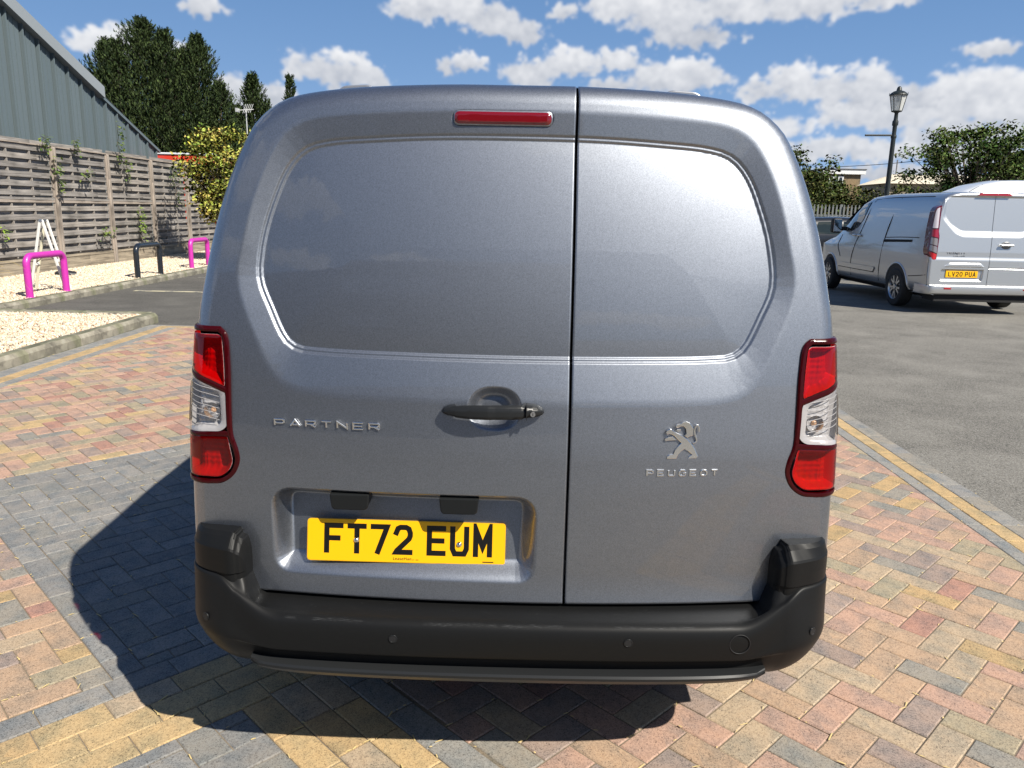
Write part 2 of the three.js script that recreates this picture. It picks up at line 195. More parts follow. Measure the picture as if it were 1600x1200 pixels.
// ---------------------------------------------------------------- ground, roads, paving
{
  const at = asphaltTex.clone(); at.repeat.set(1, 1); at.needsUpdate = true;
  const road = std(0.245, 0.241, 0.23, 0.92, { map: asphaltTex });
  const plane = (x0, x1, z0, z1, y, s) => { const nx = 2, nz = 2; const g = new THREE.PlaneGeometry(x1 - x0, z1 - z0, nx, nz); g.rotateX(-Math.PI / 2); g.translate((x0 + x1) / 2, y, (z0 + z1) / 2); const p = g.attributes.position, uv = g.attributes.uv; for (let i = 0; i < p.count; i++) uv.setXY(i, p.getX(i) / s, p.getZ(i) / s); return g; };
  structure('ground', 'grey asphalt ground spreading out to the horizon', 'ground', plane(-420, 420, -420, 420, -0.016, 3.1), road);
  structure('road', 'worn grey asphalt road beside the brick paved area', 'road', plane(2.62, 40, -60, 30, -0.010, 2.6), std(0.268, 0.264, 0.251, 0.92, { map: at }));
  structure('car_park', 'darker asphalt car park beside the gravel bed', 'car park', plane(-7.3, 2.62, -60, -9.86, -0.010, 2.4), std(0.15, 0.147, 0.139, 0.92, { map: asphaltTex }));
  const lineTex = tex(256, (x, y, u, v) => { const n = fbm(u * 12, v * 12, 4), h = hash2(x, y); const w = sstep(0.34, 0.5, n) * (h > 0.12 ? 1 : 0.4); return [lerp(0.30, 0.86, w), lerp(0.29, 0.78, w), lerp(0.27, 0.52, w)]; });
  const lineMat = std(0.62, 0.62, 0.62, 0.8, { map: lineTex });
  structure('bay_marking', 'faded cream bay line painted across the car park', 'road marking', plane(-6.85, -2.2, -13.86, -13.72, -0.006, 1), lineMat);
  structure('bay_marking', 'faded cream bay line farther up the car park', 'road marking', plane(-6.85, -2.2, -16.66, -16.54, -0.006, 1), lineMat);
}
{ // block paving: herringbone fields turned 45 degrees to the kerbs, with straight courses round them
  const paving = structure('block_paving', 'mixed red, buff and charcoal brick paving under the van', 'paving');
  const bed = new THREE.PlaneGeometry(7.36, 11.16); bed.rotateX(-Math.PI / 2); bed.translate(-1.06, -0.0042, -4.28);
  { const p = bed.attributes.position, uv = bed.attributes.uv; for (let i = 0; i < p.count; i++) uv.setXY(i, p.getX(i) * 3, p.getZ(i) * 3); }
  add('sand_bed', bed, std(0.235, 0.19, 0.135, 1, { map: speckle }), paving);
  const PAL = { yellow: [0.49, 0.355, 0.185], gold: [0.465, 0.325, 0.165], buff: [0.43, 0.335, 0.23], tan: [0.435, 0.305, 0.205], olive: [0.355, 0.30, 0.205], pink: [0.455, 0.295, 0.22], red: [0.395, 0.222, 0.168], mauve: [0.325, 0.25, 0.208], grey: [0.285, 0.262, 0.222], slate: [0.238, 0.232, 0.212], charcoal: [0.232, 0.226, 0.214], ash: [0.265, 0.258, 0.243], edge: [0.275, 0.268, 0.248], band: [0.48, 0.34, 0.17] };
  const r = rng(5);
  const mats = {}; for (const k in PAL) mats[k] = std(...PAL[k], 0.88, { map: speckle, bumpMap: speckleBump, bumpScale: 0.0008 });
  const pick = (l) => l[Math.floor(r() * l.length)];
  const mixed = () => pick(['buff', 'buff', 'tan', 'tan', 'olive', 'olive', 'pink', 'pink', 'red', 'mauve', 'mauve', 'grey', 'grey', 'buff', 'tan', 'pink', 'pink', 'tan', 'gold']);
  const rosy = () => pick(['buff', 'tan', 'pink', 'pink', 'pink', 'red', 'yellow', 'olive', 'mauve', 'grey', 'tan']);
  const coal = () => pick(['charcoal', 'charcoal', 'ash', 'ash', 'charcoal', 'slate']);
  const yell = () => pick(['yellow', 'yellow', 'gold', 'yellow', 'buff']);
  const S = Math.SQRT1_2, toXZ = (u, v) => [(u + v) * S, (v - u) * S];
  const clip = (P, a, b, c) => { const out = []; for (let i = 0; i < P.length; i++) { const p = P[i], q = P[(i + 1) % P.length]; const dp = a * p[0] + b * p[1] - c, dq = a * q[0] + b * q[1] - c; if (dp <= 0) out.push(p); if ((dp < 0) !== (dq < 0) && dp !== dq) { const t = dp / (dp - dq); out.push([lerp(p[0], q[0], t), lerp(p[1], q[1], t)]); } } return out; };
  const inset = (P, d) => { let Q = P; const A = area(P) < 0 ? [...P].reverse() : P; Q = A; for (let i = 0; i < A.length; i++) { const a = A[i], b = A[(i + 1) % A.length], l = Math.hypot(b[0] - a[0], b[1] - a[1]); if (l < 1e-5) continue; const nx = (b[1] - a[1]) / l, ny = -(b[0] - a[0]) / l; Q = clip(Q, nx, ny, nx * a[0] + ny * a[1] - d); } return Q; };
  const blocks = [];
  const P = 0.1022, J = 0.0018;
  const put = (Q, color) => { if (Q.length < 3 || Math.abs(area(Q)) < 0.0012) return; blocks.push({ Q, color: color(), full: false }); };
  // everything below is in x, z
  const region = (uvRect, extra, offs, color, course) => {          // uvRect: [u0, u1, v0, v1]
    const [u0, u1, v0, v1] = uvRect;
    const emit = (a0, a1, b0, b1) => {
      a0 = Math.max(a0, u0); a1 = Math.min(a1, u1); b0 = Math.max(b0, v0); b1 = Math.min(b1, v1); if (a1 - a0 < 0.012 || b1 - b0 < 0.012) return;
      let Q = [[a0, b0], [a1, b0], [a1, b1], [a0, b1]].map(q => toXZ(...q)); const full = Q; for (const [a, b, c] of extra) { Q = clip(Q, a, b, c); if (Q.length < 3) return; }
      put(Q, color);
    };
    if (course === 'u') { const n = Math.ceil((u1 - u0) / (2 * P)) + 1, rows = Math.round((v1 - v0) / P); for (let k = 0; k < rows; k++) for (let i = -1; i < n; i++) { const o = offs[0] + ((k % 2) ? P : 0) + (k === 2 ? 0.01 : 0); emit(u0 + i * 2 * P + o, u0 + (i + 1) * 2 * P + o, v0 + k * (v1 - v0) / rows, v0 + (k + 1) * (v1 - v0) / rows); } return; }
    if (course === 'v') { const n = Math.ceil((v1 - v0) / (2 * P)) + 1, cols = Math.round((u1 - u0) / P); for (let k = 0; k < cols; k++) for (let i = -1; i < n; i++) { const o = offs[1] + ((k % 2) ? P : 0); emit(u0 + k * (u1 - u0) / cols, u0 + (k + 1) * (u1 - u0) / cols, v0 + i * 2 * P + o, v0 + (i + 1) * 2 * P + o); } return; }
    const i0 = Math.floor((u0 - offs[0]) / P) - 2, i1 = Math.ceil((u1 - offs[0]) / P) + 1, j0 = Math.floor((v0 - offs[1]) / P) - 2, j1 = Math.ceil((v1 - offs[1]) / P) + 1;
    for (let i = i0; i <= i1; i++) for (let j = j0; j <= j1; j++) { const m = (((i + j) % 4) + 4) % 4; const a = offs[0] + i * P, b = offs[1] + j * P; if (m === 0) emit(a, a + 2 * P, b, b + P); else if (m === 2) emit(a, a + P, b, b + 2 * P); }
  };
  const XL = -4.31, XR = 2.31, ZF = -9.68, ZN = 1.3;
  const field = [[-1, 0, -XL], [1, 0, XR], [0, -1, -ZF], [0, 1, ZN]];
  region([-8, 11, -12, -4.96], field, [0.02, -0.06], rosy);
  region([0.68, 0.782, -4.96, -2.53], field, [0, 0.05], coal, 'v');
  region([0.782, 2.4, -4.96, -2.53], field, [0.780, -4.33], coal);
  region([-8, 0.68, -4.96, -2.53], field, [0.487 - 2 * P, -2.945], mixed);
  region([2.4, 11, -4.96, -2.43], field, [0.015, 0.02], mixed);
  region([-6, 1.33, -2.53, -2.425], field, [0.11, 0], coal, 'u');
  region([1.33, 2.4, -2.53, -2.43], field, [0.015, 0.02], mixed);
  for (let k = 0; k < 3; k++) region([-6, 1.226 - k * 0.102, -2.425 + k * 0.1075, -2.425 + (k + 1) * 0.1075], field, [0.078 + (k % 2 ? 0.1 : 0), 0], yell, 'u');
  for (let k = 0; k < 3; k++) region([0.918 + k * 0.1027, 0.918 + (k + 1) * 0.1027, -2.1025 - k * 0.1075, 6], field, [0, k % 2 ? 0.09 : 0], yell, 'v');
  region([-6, 0.918, -2.1025, 6], field, [0.0, 0.0], coal);
  region([1.226, 1.33, -2.425, 6], field, [0, 0.04], () => 'edge', 'v');
  region([1.33, 11, -2.43, 6], field, [2.157 - 21 * P, -0.994 + 10 * P], mixed);
  const run = (x0, x1, z0, z1, color, along, len = 2 * P) => { const L = along === 'z' ? z1 - z0 : x1 - x0, n = Math.round(L / len); for (let k = 0; k < n; k++) { const a = k / n, b = (k + 1) / n; put(along === 'z' ? [[x0, lerp(z0, z1, a)], [x1, lerp(z0, z1, a)], [x1, lerp(z0, z1, b)], [x0, lerp(z0, z1, b)]] : [[lerp(x0, x1, a), z0], [lerp(x0, x1, b), z0], [lerp(x0, x1, b), z1], [lerp(x0, x1, a), z1]], color); } };
  run(2.31, 2.395, ZF, ZN, () => 'edge', 'z'); run(2.395, 2.497, ZF, ZN, () => pick(['band', 'yellow', 'band']), 'z'); run(2.497, 2.62, ZF, ZN, () => pick(['edge', 'grey', 'ash']), 'z');
  run(-4.42, -4.31, ZF, ZN, () => 'edge', 'z'); run(-4.56, -4.42, -9.8, ZN, () => pick(['band', 'gold', 'band']), 'z'); run(-4.73, -4.56, -9.86, ZN, () => pick(['edge', 'ash']), 'z');
  run(-4.42, 2.62, -9.78, ZF, () => pick(['band', 'gold']), 'x'); run(-4.56, 2.62, -9.86, -9.78, () => 'grey', 'x');
  // blocks: chamfered prisms
  const prism = (Q0, cx, cz, top, uo) => {
    const A = inset(Q0, J), B = inset(A, 0.0034); if (A.length < 3 || B.length !== A.length) { if (B.length < 3) return null; }
    const pos = [], nor = [], uv = [], push = (x, y, z, n) => { pos.push(x, y, z); nor.push(...n); uv.push((x + uo[0]) * 2.3, (z + uo[1]) * 2.3); };
    const q = (P_) => P_.map(p => [p[0] - cx, p[1] - cz]);
    const b = q(B), a = q(A);
    for (let i = 1; i + 1 < b.length; i++) for (const k of [0, i + 1, i]) push(b[k][0], top, b[k][1], [0, 1, 0]);
    if (A.length === B.length) for (let i = 0; i < a.length; i++) {
      const i2 = (i + 1) % a.length; const dx = a[i2][0] - a[i][0], dz = a[i2][1] - a[i][1], l = Math.hypot(dx, dz) || 1; const nx = dz / l, nz = -dx / l;
      const f = (p0, p1, y0, p2, p3, y1, n) => { push(p0[0], y0, p0[1], n); push(p3[0], y1, p3[1], n); push(p1[0], y0, p1[1], n); push(p0[0], y0, p0[1], n); push(p2[0], y1, p2[1], n); push(p3[0], y1, p3[1], n); };
      const c = Math.SQRT1_2; f(a[i], a[i2], top - 0.0030, b[i], b[i2], top, [nx * c * 0.8, 0.82, nz * c * 0.8]); f(a[i], a[i2], top - 0.02, a[i], a[i2], top - 0.0030, [nx, 0, nz]);
    }
    return { pos, nor, uv };
  };
  const cam = [0, 0];
  for (const b of blocks) {
    b.Q = area(b.Q) < 0 ? [...b.Q].reverse() : b.Q;
    const c = b.c = [0, 1].map(k => b.Q.reduce((s, p) => s + p[k], 0) / b.Q.length), d = Math.hypot(c[0], c[1]);
    const k = 1.8 / -c[1]; const hidden = c[1] < -1.8 && Math.abs(c[0] * k) < 0.86 && 1.53 * (1 - k) > 0.33;
    const v = V(c[0], 0, c[1]).applyMatrix4(camInv()); const nx = v.x / -v.z / (Math.tan(26.185 * DEG) * 4 / 3), ny = v.y / -v.z / Math.tan(26.185 * DEG);
    b.show = v.z < 0 && Math.abs(nx) < 1.02 && Math.abs(ny) < 1.03 && !hidden ? Math.abs(area(b.Q)) / (d * d) : 0;
  }
  function camInv() { if (!camInv.m) { camera.updateMatrixWorld(true); camInv.m = camera.matrixWorld.clone().invert(); } return camInv.m; }
  blocks.sort((a, b) => b.show - a.show);
  const rest = { pos: [], nor: [], uv: [], col: [] };
  blocks.forEach((b, n) => {
    const top = (r() - 0.5) * 0.0022, uo = [r() * 3, r() * 3];
    if (n < 300) { const g = prism(b.Q, b.c[0], b.c[1], top, uo); if (!g) return; const o = add('brick', buffer(g.pos, null, g.uv, g.nor), mats[b.color], paving); o.position.set(b.c[0], 0, b.c[1]); o.rotation.set((r() - 0.5) * 0.012, 0, (r() - 0.5) * 0.012); return; }
    const g = prism(b.Q, 0, 0, top, uo); if (!g) return; const f = 0.93 + r() * 0.14, c = PAL[b.color];
    for (const v of g.pos) rest.pos.push(v); for (const v of g.nor) rest.nor.push(v); for (const v of g.uv) rest.uv.push(v); for (let i = 0; i < g.pos.length / 3; i++) rest.col.push(c[0] * f, c[1] * f, c[2] * f);
  });
  const restMesh = add('brick_field', buffer(rest.pos, null, rest.uv, rest.nor, rest.col), std(1, 1, 1, 0.88, { map: speckle, bumpMap: speckleBump, bumpScale: 0.0008, vertexColors: true }), paving); restMesh.userData.kind = 'stuff';
  // dry straw and seed caught in the joints
  const pos = [], idx = [];
  for (let i = 0; i < 900; i++) { const b = blocks[Math.floor(Math.pow(r(), 1.2) * 900)]; if (!b.show) continue; const e = Math.floor(r() * b.Q.length), a = b.Q[e], c = b.Q[(e + 1) % b.Q.length], t = r(); const x = lerp(a[0], c[0], t) + (r() - 0.5) * 0.006, z = lerp(a[1], c[1], t) + (r() - 0.5) * 0.006, an = Math.atan2(c[1] - a[1], c[0] - a[0]) + (r() - 0.5) * 1.2, L = 0.003 + r() * r() * 0.020, w = 0.0008 + r() * 0.0014, s = pos.length / 3; const dx = Math.cos(an), dz = Math.sin(an), y = 0.0012 + r() * 0.002; pos.push(x - dx * L - dz * w, y, z - dz * L + dx * w, x - dx * L + dz * w, y, z - dz * L - dx * w, x + dx * L + dz * w, y + 0.001, z + dz * L - dx * w, x + dx * L - dz * w, y + 0.001, z + dz * L + dx * w, x, y + 0.0025, z); idx.push(s, s + 4, s + 1, s + 1, s + 4, s + 2, s + 2, s + 4, s + 3, s + 3, s + 4, s); }
  const straw = add('straw_litter', buffer(pos, idx), std(0.56, 0.43, 0.19, 0.9), scene); straw.name = 'straw_litter'; straw.userData = { label: 'dry straw and seed litter caught in the paving joints', category: 'litter', kind: 'stuff' };
}
{ // kerbs and gravel
  const km = std(0.31, 0.295, 0.26, 0.93, { map: concrete }), km2 = std(0.27, 0.26, 0.225, 0.93, { map: concrete });
  const r = rng(9);
  const stone = (L) => { const s = new THREE.Shape([[0, -0.1], [0, 0.075], [-0.03, 0.115], [-0.045, 0.12], [-0.125, 0.12], [-0.13, 0.115], [-0.13, -0.1]].map(p => new THREE.Vector2(...p))); const g = new THREE.ExtrudeGeometry(s, { depth: L - 0.012, bevelEnabled: true, bevelThickness: 0.004, bevelSize: 0.004, bevelOffset: -0.004, bevelSegments: 1, steps: 6 }); return g; };
  const G = stone(0.915);
  const kerb = (name, label) => structure(name, label, 'kerb');
  const k1 = kerb('kerb', 'stained concrete kerb along the gravel island by the paving');
  for (let i = 0; i < 8; i++) { const m = add('kerb_stone', G, i % 2 ? km : km2, k1); m.position.set(-4.735 + (r() - 0.5) * 0.006, (r() - 0.5) * 0.006, -10.1 + i * 0.915); m.rotation.y = (r() - 0.5) * 0.006; }
  const k2 = kerb('kerb', 'low concrete kerb between the hoop barriers and car park');
  for (let i = 0; i < 20; i++) { const m = add('kerb_stone', G, i % 2 ? km2 : km, k2); m.position.set(-7.16 + (r() - 0.5) * 0.006, (r() - 0.5) * 0.006 - 0.01, -10.35 - (i + 1) * 0.915); m.rotation.y = (r() - 0.5) * 0.006; }
  const k3 = kerb('kerb', 'concrete kerb across the far end of the gravel island');
  for (let i = 0; i < 3; i++) { const m = add('kerb_stone', G, i % 2 ? km2 : km, k3); m.position.set(-4.87 - i * 0.83, -0.004, -10.115); m.rotation.y = -Math.PI / 2; m.scale.z = 0.83 / 0.915; m.scale.x = 0.9; }
  const bedTex = tex(512, (x, y, u, v) => { const h = hash2(x >> 2, y >> 2), n = fbm(u * 60, v * 60, 2); const k = 0.45 + (h - 0.5) * 0.5 + (n - 0.5) * 0.6; return [k, k * 0.87, k * 0.66]; });
  const s = new THREE.Shape([[-9.72, -2], [-4.86, -2], [-4.86, -10.0], [-7.28, -10.0], [-7.28, -30], [-9.72, -30]].map(p => new THREE.Vector2(p[0], -p[1]))); const bg = new THREE.ShapeGeometry(s); bg.rotateX(-Math.PI / 2); bg.translate(0, 0.085, 0);
  structure('gravel_bed', 'pale gravel bed beneath the loose stones', 'gravel', bg, std(0.62, 0.60, 0.56, 1, { map: bedTex }));
  const icos = new THREE.IcosahedronGeometry(1, 0); { const p = icos.attributes.position, q = rng(3), seen = {}; for (let i = 0; i < p.count; i++) { const k = [p.getX(i), p.getY(i), p.getZ(i)].map(v => v.toFixed(3)).join(); const f = seen[k] ??= 0.75 + q() * 0.5; p.setXYZ(i, p.getX(i) * f, p.getY(i) * f * 0.7, p.getZ(i) * f * 0.8); } icos.computeVertexNormals(); }
  const spots = []; const q = rng(12);
  for (let i = 0; i < 26000; i++) spots.push([-7.5 + q() * 2.62, -10.0 + q() * 5.6, 0.010 + q() * 0.010]);
  for (let i = 0; i < 56000; i++) spots.push([-9.68 + q() * 2.38, -26 + q() * 17.5, 0.012 + q() * 0.012]);
  const inst = new THREE.InstancedMesh(icos, std(1, 1, 1, 0.85), spots.length); inst.name = 'gravel'; inst.userData = { label: 'loose cream and tan gravel covering the bed by the fence', category: 'gravel', kind: 'stuff' };
  const o = new THREE.Object3D(), col = new THREE.Color();
  spots.forEach(([x, z, k], i) => { o.position.set(x, 0.088 + k * 0.45 + q() * 0.012, z); o.rotation.set(q() * 6, q() * 6, q() * 6); o.scale.setScalar(k); o.updateMatrix(); inst.setMatrixAt(i, o.matrix); const t = q(), c = t < 0.45 ? [0.62, 0.53, 0.41] : t < 0.7 ? [0.55, 0.43, 0.29] : t < 0.85 ? [0.70, 0.63, 0.52] : t < 0.93 ? [0.42, 0.27, 0.17] : [0.48, 0.42, 0.34]; const f = 0.85 + q() * 0.3; col.setRGB(c[0] * f, c[1] * f, c[2] * f); inst.setColorAt(i, col); });
  scene.add(inst);
}
// ---------------------------------------------------------------- the silver-grey van
{
  const van = thing('panel_van', 'silver grey panel van with twin rear doors and black plastic bumper', 'van', [-0.0135, 0, 0]);
  const Z0 = -1.864;
  const base = (x, y) => Z0 - 0.145 * Math.pow(Math.max(0, (y - 0.92) / 0.88), 1.5) - 0.062 * Math.pow(Math.abs(x) / 0.8, 2.1);
  const mirror = (h) => [...h.map(p => [-p[0], p[1]]), ...[...h].reverse().filter(p => p[0] > 1e-6)];   // half outline from the bottom up to x = 0
  const Sh = [[0.856, 0.36], [0.856, 0.55], [0.853, 0.67], [0.849, 0.785], [0.836, 1.0], [0.817, 1.25], [0.799, 1.35], [0.783, 1.43], [0.760, 1.52], [0.732, 1.605], [0.701, 1.678], [0.672, 1.730], [0.638, 1.764], [0.607, 1.785], [0.568, 1.800], [0.51, 1.811], [0.42, 1.821], [0.30, 1.828], [0.155, 1.8325], [0, 1.8325]];
  const S = smooth(mirror(Sh), 150);
  const Oh = [[0, 1.049], [0.30, 1.053], [0.48, 1.058], [0.545, 1.067], [0.585, 1.083], [0.612, 1.110], [0.636, 1.15], [0.656, 1.20], [0.674, 1.24], [0.692, 1.29], [0.703, 1.34], [0.703, 1.385], [0.690, 1.437], [0.667, 1.534], [0.642, 1.608], [0.614, 1.668], [0.583, 1.712], [0.543, 1.738], [0.492, 1.751], [0.40, 1.760], [0.26, 1.768], [0, 1.772]];
  const Ih = [[0, 1.161], [0.30, 1.163], [0.49, 1.167], [0.548, 1.173], [0.578, 1.192], [0.598, 1.225], [0.622, 1.279], [0.643, 1.325], [0.650, 1.36], [0.647, 1.41], [0.632, 1.485], [0.608, 1.556], [0.584, 1.612], [0.556, 1.651], [0.522, 1.676], [0.47, 1.689], [0.36, 1.698], [0.2, 1.706], [0, 1.708]];
  const loop = (h, n) => resample(smooth([...h, ...[...h].reverse().slice(1, -1).map(p => [-p[0], p[1]])], 160, true), n);
  const O = loop(Oh, 130), I = loop(Ih, 130);
  const XS = 0.1425, YB = 0.532, R = 0.05;
  const rounded = (d, r) => d >= r ? 0 : d <= 0 ? -r + d * 5 : -(r - Math.sqrt(r * r - (r - d) * (r - d)));
  const plateBox = roundCorners([[-0.618, 0.588], [0.066, 0.588], [0.066, 0.822], [-0.618, 0.822]], [0.05, 0.05, 0.06, 0.06], 6);
  function doorZ(x, y) {
    let z = base(x, y);
    // pressed window field
    if (y > 1.02 && y < 1.80 && Math.abs(x) < 0.74) {
      const dO = sd(O, x, y);
      if (dO > -0.02) {
        const dI = sd(I, x, y), t = dI >= 0 ? 1 : clamp(dO / (dO - dI));
        const soft = 0.006, q = dO < soft ? (dO < -soft ? 0 : (dO + soft) * (dO + soft) / (4 * soft) / 0.07) : 0;
        void q; z -= 0.0155 * (dO > 0 ? (t < 0.22 ? t * t / 0.44 : t - 0.11) / 0.89 : 0);
        z -= 0.0046 * sstep(-0.0035, 0.0035, dI) + 0.0046 * sstep(0.007, 0.014, dI);
        if (dI > 0.0135) z += 0.010 * (1 - Math.exp(-(dI - 0.0135) / 0.11));
      }
    }
    // lower skin: gentle crown, a lip that kicks out at the bottom edge
    if (y < 1.06) z += 0.006 * sstep(0.0, 1, (1.06 - y) / 0.24) + 0.009 * Math.pow(clamp((0.62 - y) / 0.09), 2);
    // number plate recess
    if (y > 0.56 && y < 0.85 && x < 0.10 && x > -0.66) { const d = sd(plateBox, x, y); const deep = lerp(0.036, 0.074, clamp((y - 0.59) / 0.20)); const w = lerp(0.05, 0.036, clamp((y - 0.60) / 0.2)); z -= deep * sstep(-0.004, w, d); }
    // hand recess
    { const hx = Math.abs(x + 0.045) / 0.066, hy = Math.abs(y - 1.047) / 0.053, q = Math.pow(hx, 2.5) + Math.pow(hy, 2.2); if (q < 1.3) z -= 0.036 * sstep(1.08, 0.12, q); }
    // high brake light seat
    { const hx = Math.max(0, Math.abs(x + 0.0385) - 0.106), hy = y - 1.7465, q = Math.hypot(hx, hy); if (q < 0.03) z -= 0.005 * sstep(0.0185, 0.0150, q); }
    z += rounded(distLine(S, x, y, false), R);
    return z;
  }
  const lampHole = smooth([[0.742, 1.222], [0.728, 1.205], [0.722, 1.146], [0.721, 1.015], [0.718, 0.955], [0.706, 0.918], [0.702, 0.886], [0.718, 0.850], [0.750, 0.828], [0.79, 0.822]], 40);
  const hole = [...lampHole, [2, 0.822], [2, 1.222]];
  const doorMap = (x, y) => { let z = doorZ(x, y); z += rounded(Math.abs(x - XS) - 0.0026, 0.0045) + rounded(y - YB, 0.008); return V(x, y, z); };
  const half = (y) => { for (let i = 0; i + 1 < S.length / 2 + 1; i++) { const a = S[i], b = S[i + 1]; if (y >= a[1] && y <= b[1]) return -lerp(a[0], b[0], (y - a[1]) / (b[1] - a[1] || 1)); } return 0.15; };
  const xl = XS - 0.0026, xr = XS + 0.0026, rows = [];
  { let y = YB; while (y < 1.770) { rows.push(y); y += y < YB + 0.01 ? 0.0012 : (y > 1.155 && y < 1.186) || (y > 1.040 && y < 1.066) || (y > 1.675 && y < 1.715) ? 0.0014 : y > 0.57 && y < 0.83 ? 0.0028 : y > 0.99 && y < 1.11 ? 0.0024 : 0.0034; } for (let k = 0; k <= 46; k++) rows.push(lerp(1.770, 1.8325, 1 - Math.pow(1 - k / 46, 1.8))); }
  const skipLamp = (x, y) => inside(hole, Math.abs(x), y);
  const ld = add('rear_door', rowSheet(rows, (y) => -Math.max(half(y), 0.02), () => xl, 360, doorMap, { skip: skipLamp, uv: 2.2 }), M.paint, van); ld.userData.label = 'wider rear door carrying the handle and yellow number plate';
  const rd = add('rear_door', rowSheet(rows, () => xr, (y) => Math.max(half(y), xr + 0.004), 280, doorMap, { skip: skipLamp, uv: 2.2 }), M.paint, van); rd.userData.label = 'narrower rear door carrying the lion emblem';
  add('shut_line', box(XS - 0.02, XS + 0.02, 0.53, 1.80, -2.14, -2.08), M.black, van);
  for (const s of [-1, 1]) { const z = (y) => base(XS, y), pts = []; for (let k = 0; k <= 20; k++) { const y = lerp(YB, 1.825, k / 20); pts.push([XS + s * 0.0028, y, doorZ(XS + s * 0.003, y) - 0.0045]); } const pos = [], idx = []; pts.forEach((p, k) => { pos.push(p[0], p[1], p[2], p[0], p[1], p[2] - 0.03); if (k) idx.push(2 * k - 2, 2 * k - 1, 2 * k, 2 * k, 2 * k - 1, 2 * k + 1); }); add('door_return', buffer(pos, idx), M.paint, van); void z; }
  // the body behind the doors
  {
    const ring = [...S.map(p => [p[0], p[1]]), [0.5, 0.33], [-0.5, 0.33]];
    const bodyRing = (z, sx, top, floor = 0) => ring.map(([x, y]) => [x * sx, (y > 0.95 ? 0.95 + (y - 0.95) * (top - 0.95) / 0.883 : y + floor * (0.95 - y)), z]);
    const rings = [];
    rings.push(ring.map(([x, y]) => [x * 0.965, Math.min(y, 1.79), base(x, y) - R - 0.075]));
    rings.push(ring.map(([x, y]) => [x * 0.997, y > 1.2 ? y - 0.003 : y, base(x, y) - R - 0.0045]));
    rings.push(ring.map(([x, y]) => [x, y, base(x, y) - R - 0.012]));
    rings.push(ring.map(([x, y]) => [x * 1.012, y + (y > 1.2 ? 0.008 : 0), -2.35 + (base(x, y) + 1.95) * 0.4]));
    rings.push(bodyRing(-2.9, 1.05, 1.853), bodyRing(-3.8, 1.068, 1.862), bodyRing(-4.5, 1.06, 1.845), bodyRing(-4.75, 1.05, 1.80), bodyRing(-5.0, 1.04, 1.62), bodyRing(-5.45, 1.03, 1.18), bodyRing(-5.95, 1.0, 1.06), bodyRing(-6.2, 0.93, 0.97), bodyRing(-6.27, 0.8, 0.955, 0.2));
    add('body', loft(rings.map(r => [...r].reverse()), true, [true, true], 0.5), M.paint, van);
    // cab glass, door handles, mirrors, wheels (in the van's lee, seen only from the side)
    for (const s of [-1, 1]) {
      const W = (z, y) => s * (0.902 - 0.17 * Math.pow(Math.max(0, y - 1.1) / 0.7, 1.6) - 0.02 * Math.max(0, (-4.2 - z)));
      const poly = roundCorners([[-4.95, 1.12], [-4.05, 1.10], [-4.02, 1.62], [-4.62, 1.62]], 0.06);
      add('side_window', sheet(resample(poly, 60), [-4.4, 1.35], 8, (z, y) => V(W(z, y) + s * 0.012, y, z), { flip: s > 0 }), M.glass, van);
      add('side_moulding', rbox(s * 0.905 - 0.014, s * 0.905 + 0.014, 0.52, 0.64, -4.6, -2.7, 0.01), M.plastic, van);
      const mir = add('wing_mirror', rbox(s * 0.98 - 0.09, s * 0.98 + 0.09, 1.08, 1.30, -5.02, -4.90, 0.04, 3), M.plastic, van); void mir;
      for (const z of [-2.72, -5.45]) {
        const tyre = new THREE.LatheGeometry([[0.19, -0.10], [0.29, -0.102], [0.312, -0.08], [0.316, 0], [0.312, 0.08], [0.29, 0.102], [0.19, 0.10]].map(p => new THREE.Vector2(...p)), 36); tyre.rotateZ(Math.PI / 2);
        const w = add('wheel', tyre, M.rubber, van); w.position.set(s * 0.80, 0.316, z);
        const rim = new THREE.CylinderGeometry(0.195, 0.195, 0.15, 28); rim.rotateZ(Math.PI / 2); add('rim', rim, M.steel, w);
      }
    }
    const ws = add('windscreen', buffer([-0.62, 1.60, -5.03, 0.62, 1.60, -5.03, 0.78, 1.22, -5.43, -0.78, 1.22, -5.43], [0, 1, 2, 0, 2, 3]), M.glass, van); void ws;
    add('underbody', box(-0.74, 0.74, 0.26, 0.36, -6.0, -2.1), M.dark, van);
    for (const s of [-1, 1]) { const g = new THREE.ExtrudeGeometry(shapeOf(roundCorners([[-0.055, 0], [0.055, 0], [0.035, 0.019], [-0.035, 0.019]], 0.012)), { depth: 0.34, bevelEnabled: true, bevelThickness: 0.006, bevelSize: 0.004, bevelSegments: 2 }); const m = add('roof_rail_cover', g, std(0.34, 0.35, 0.37, 0.35, { metalness: 0.6 }), van); m.position.set(s * 0.420, 1.8125, -2.47); m.rotation.z = -s * 0.06; }
  }
  // tail lamps
  const Wat = (y) => { for (let i = 0; i + 1 < Sh.length; i++) if (y >= Sh[i][1] && y <= Sh[i + 1][1]) return lerp(Sh[i][0], Sh[i + 1][0], (y - Sh[i][1]) / (Sh[i + 1][1] - Sh[i][1])); return 0.84; };
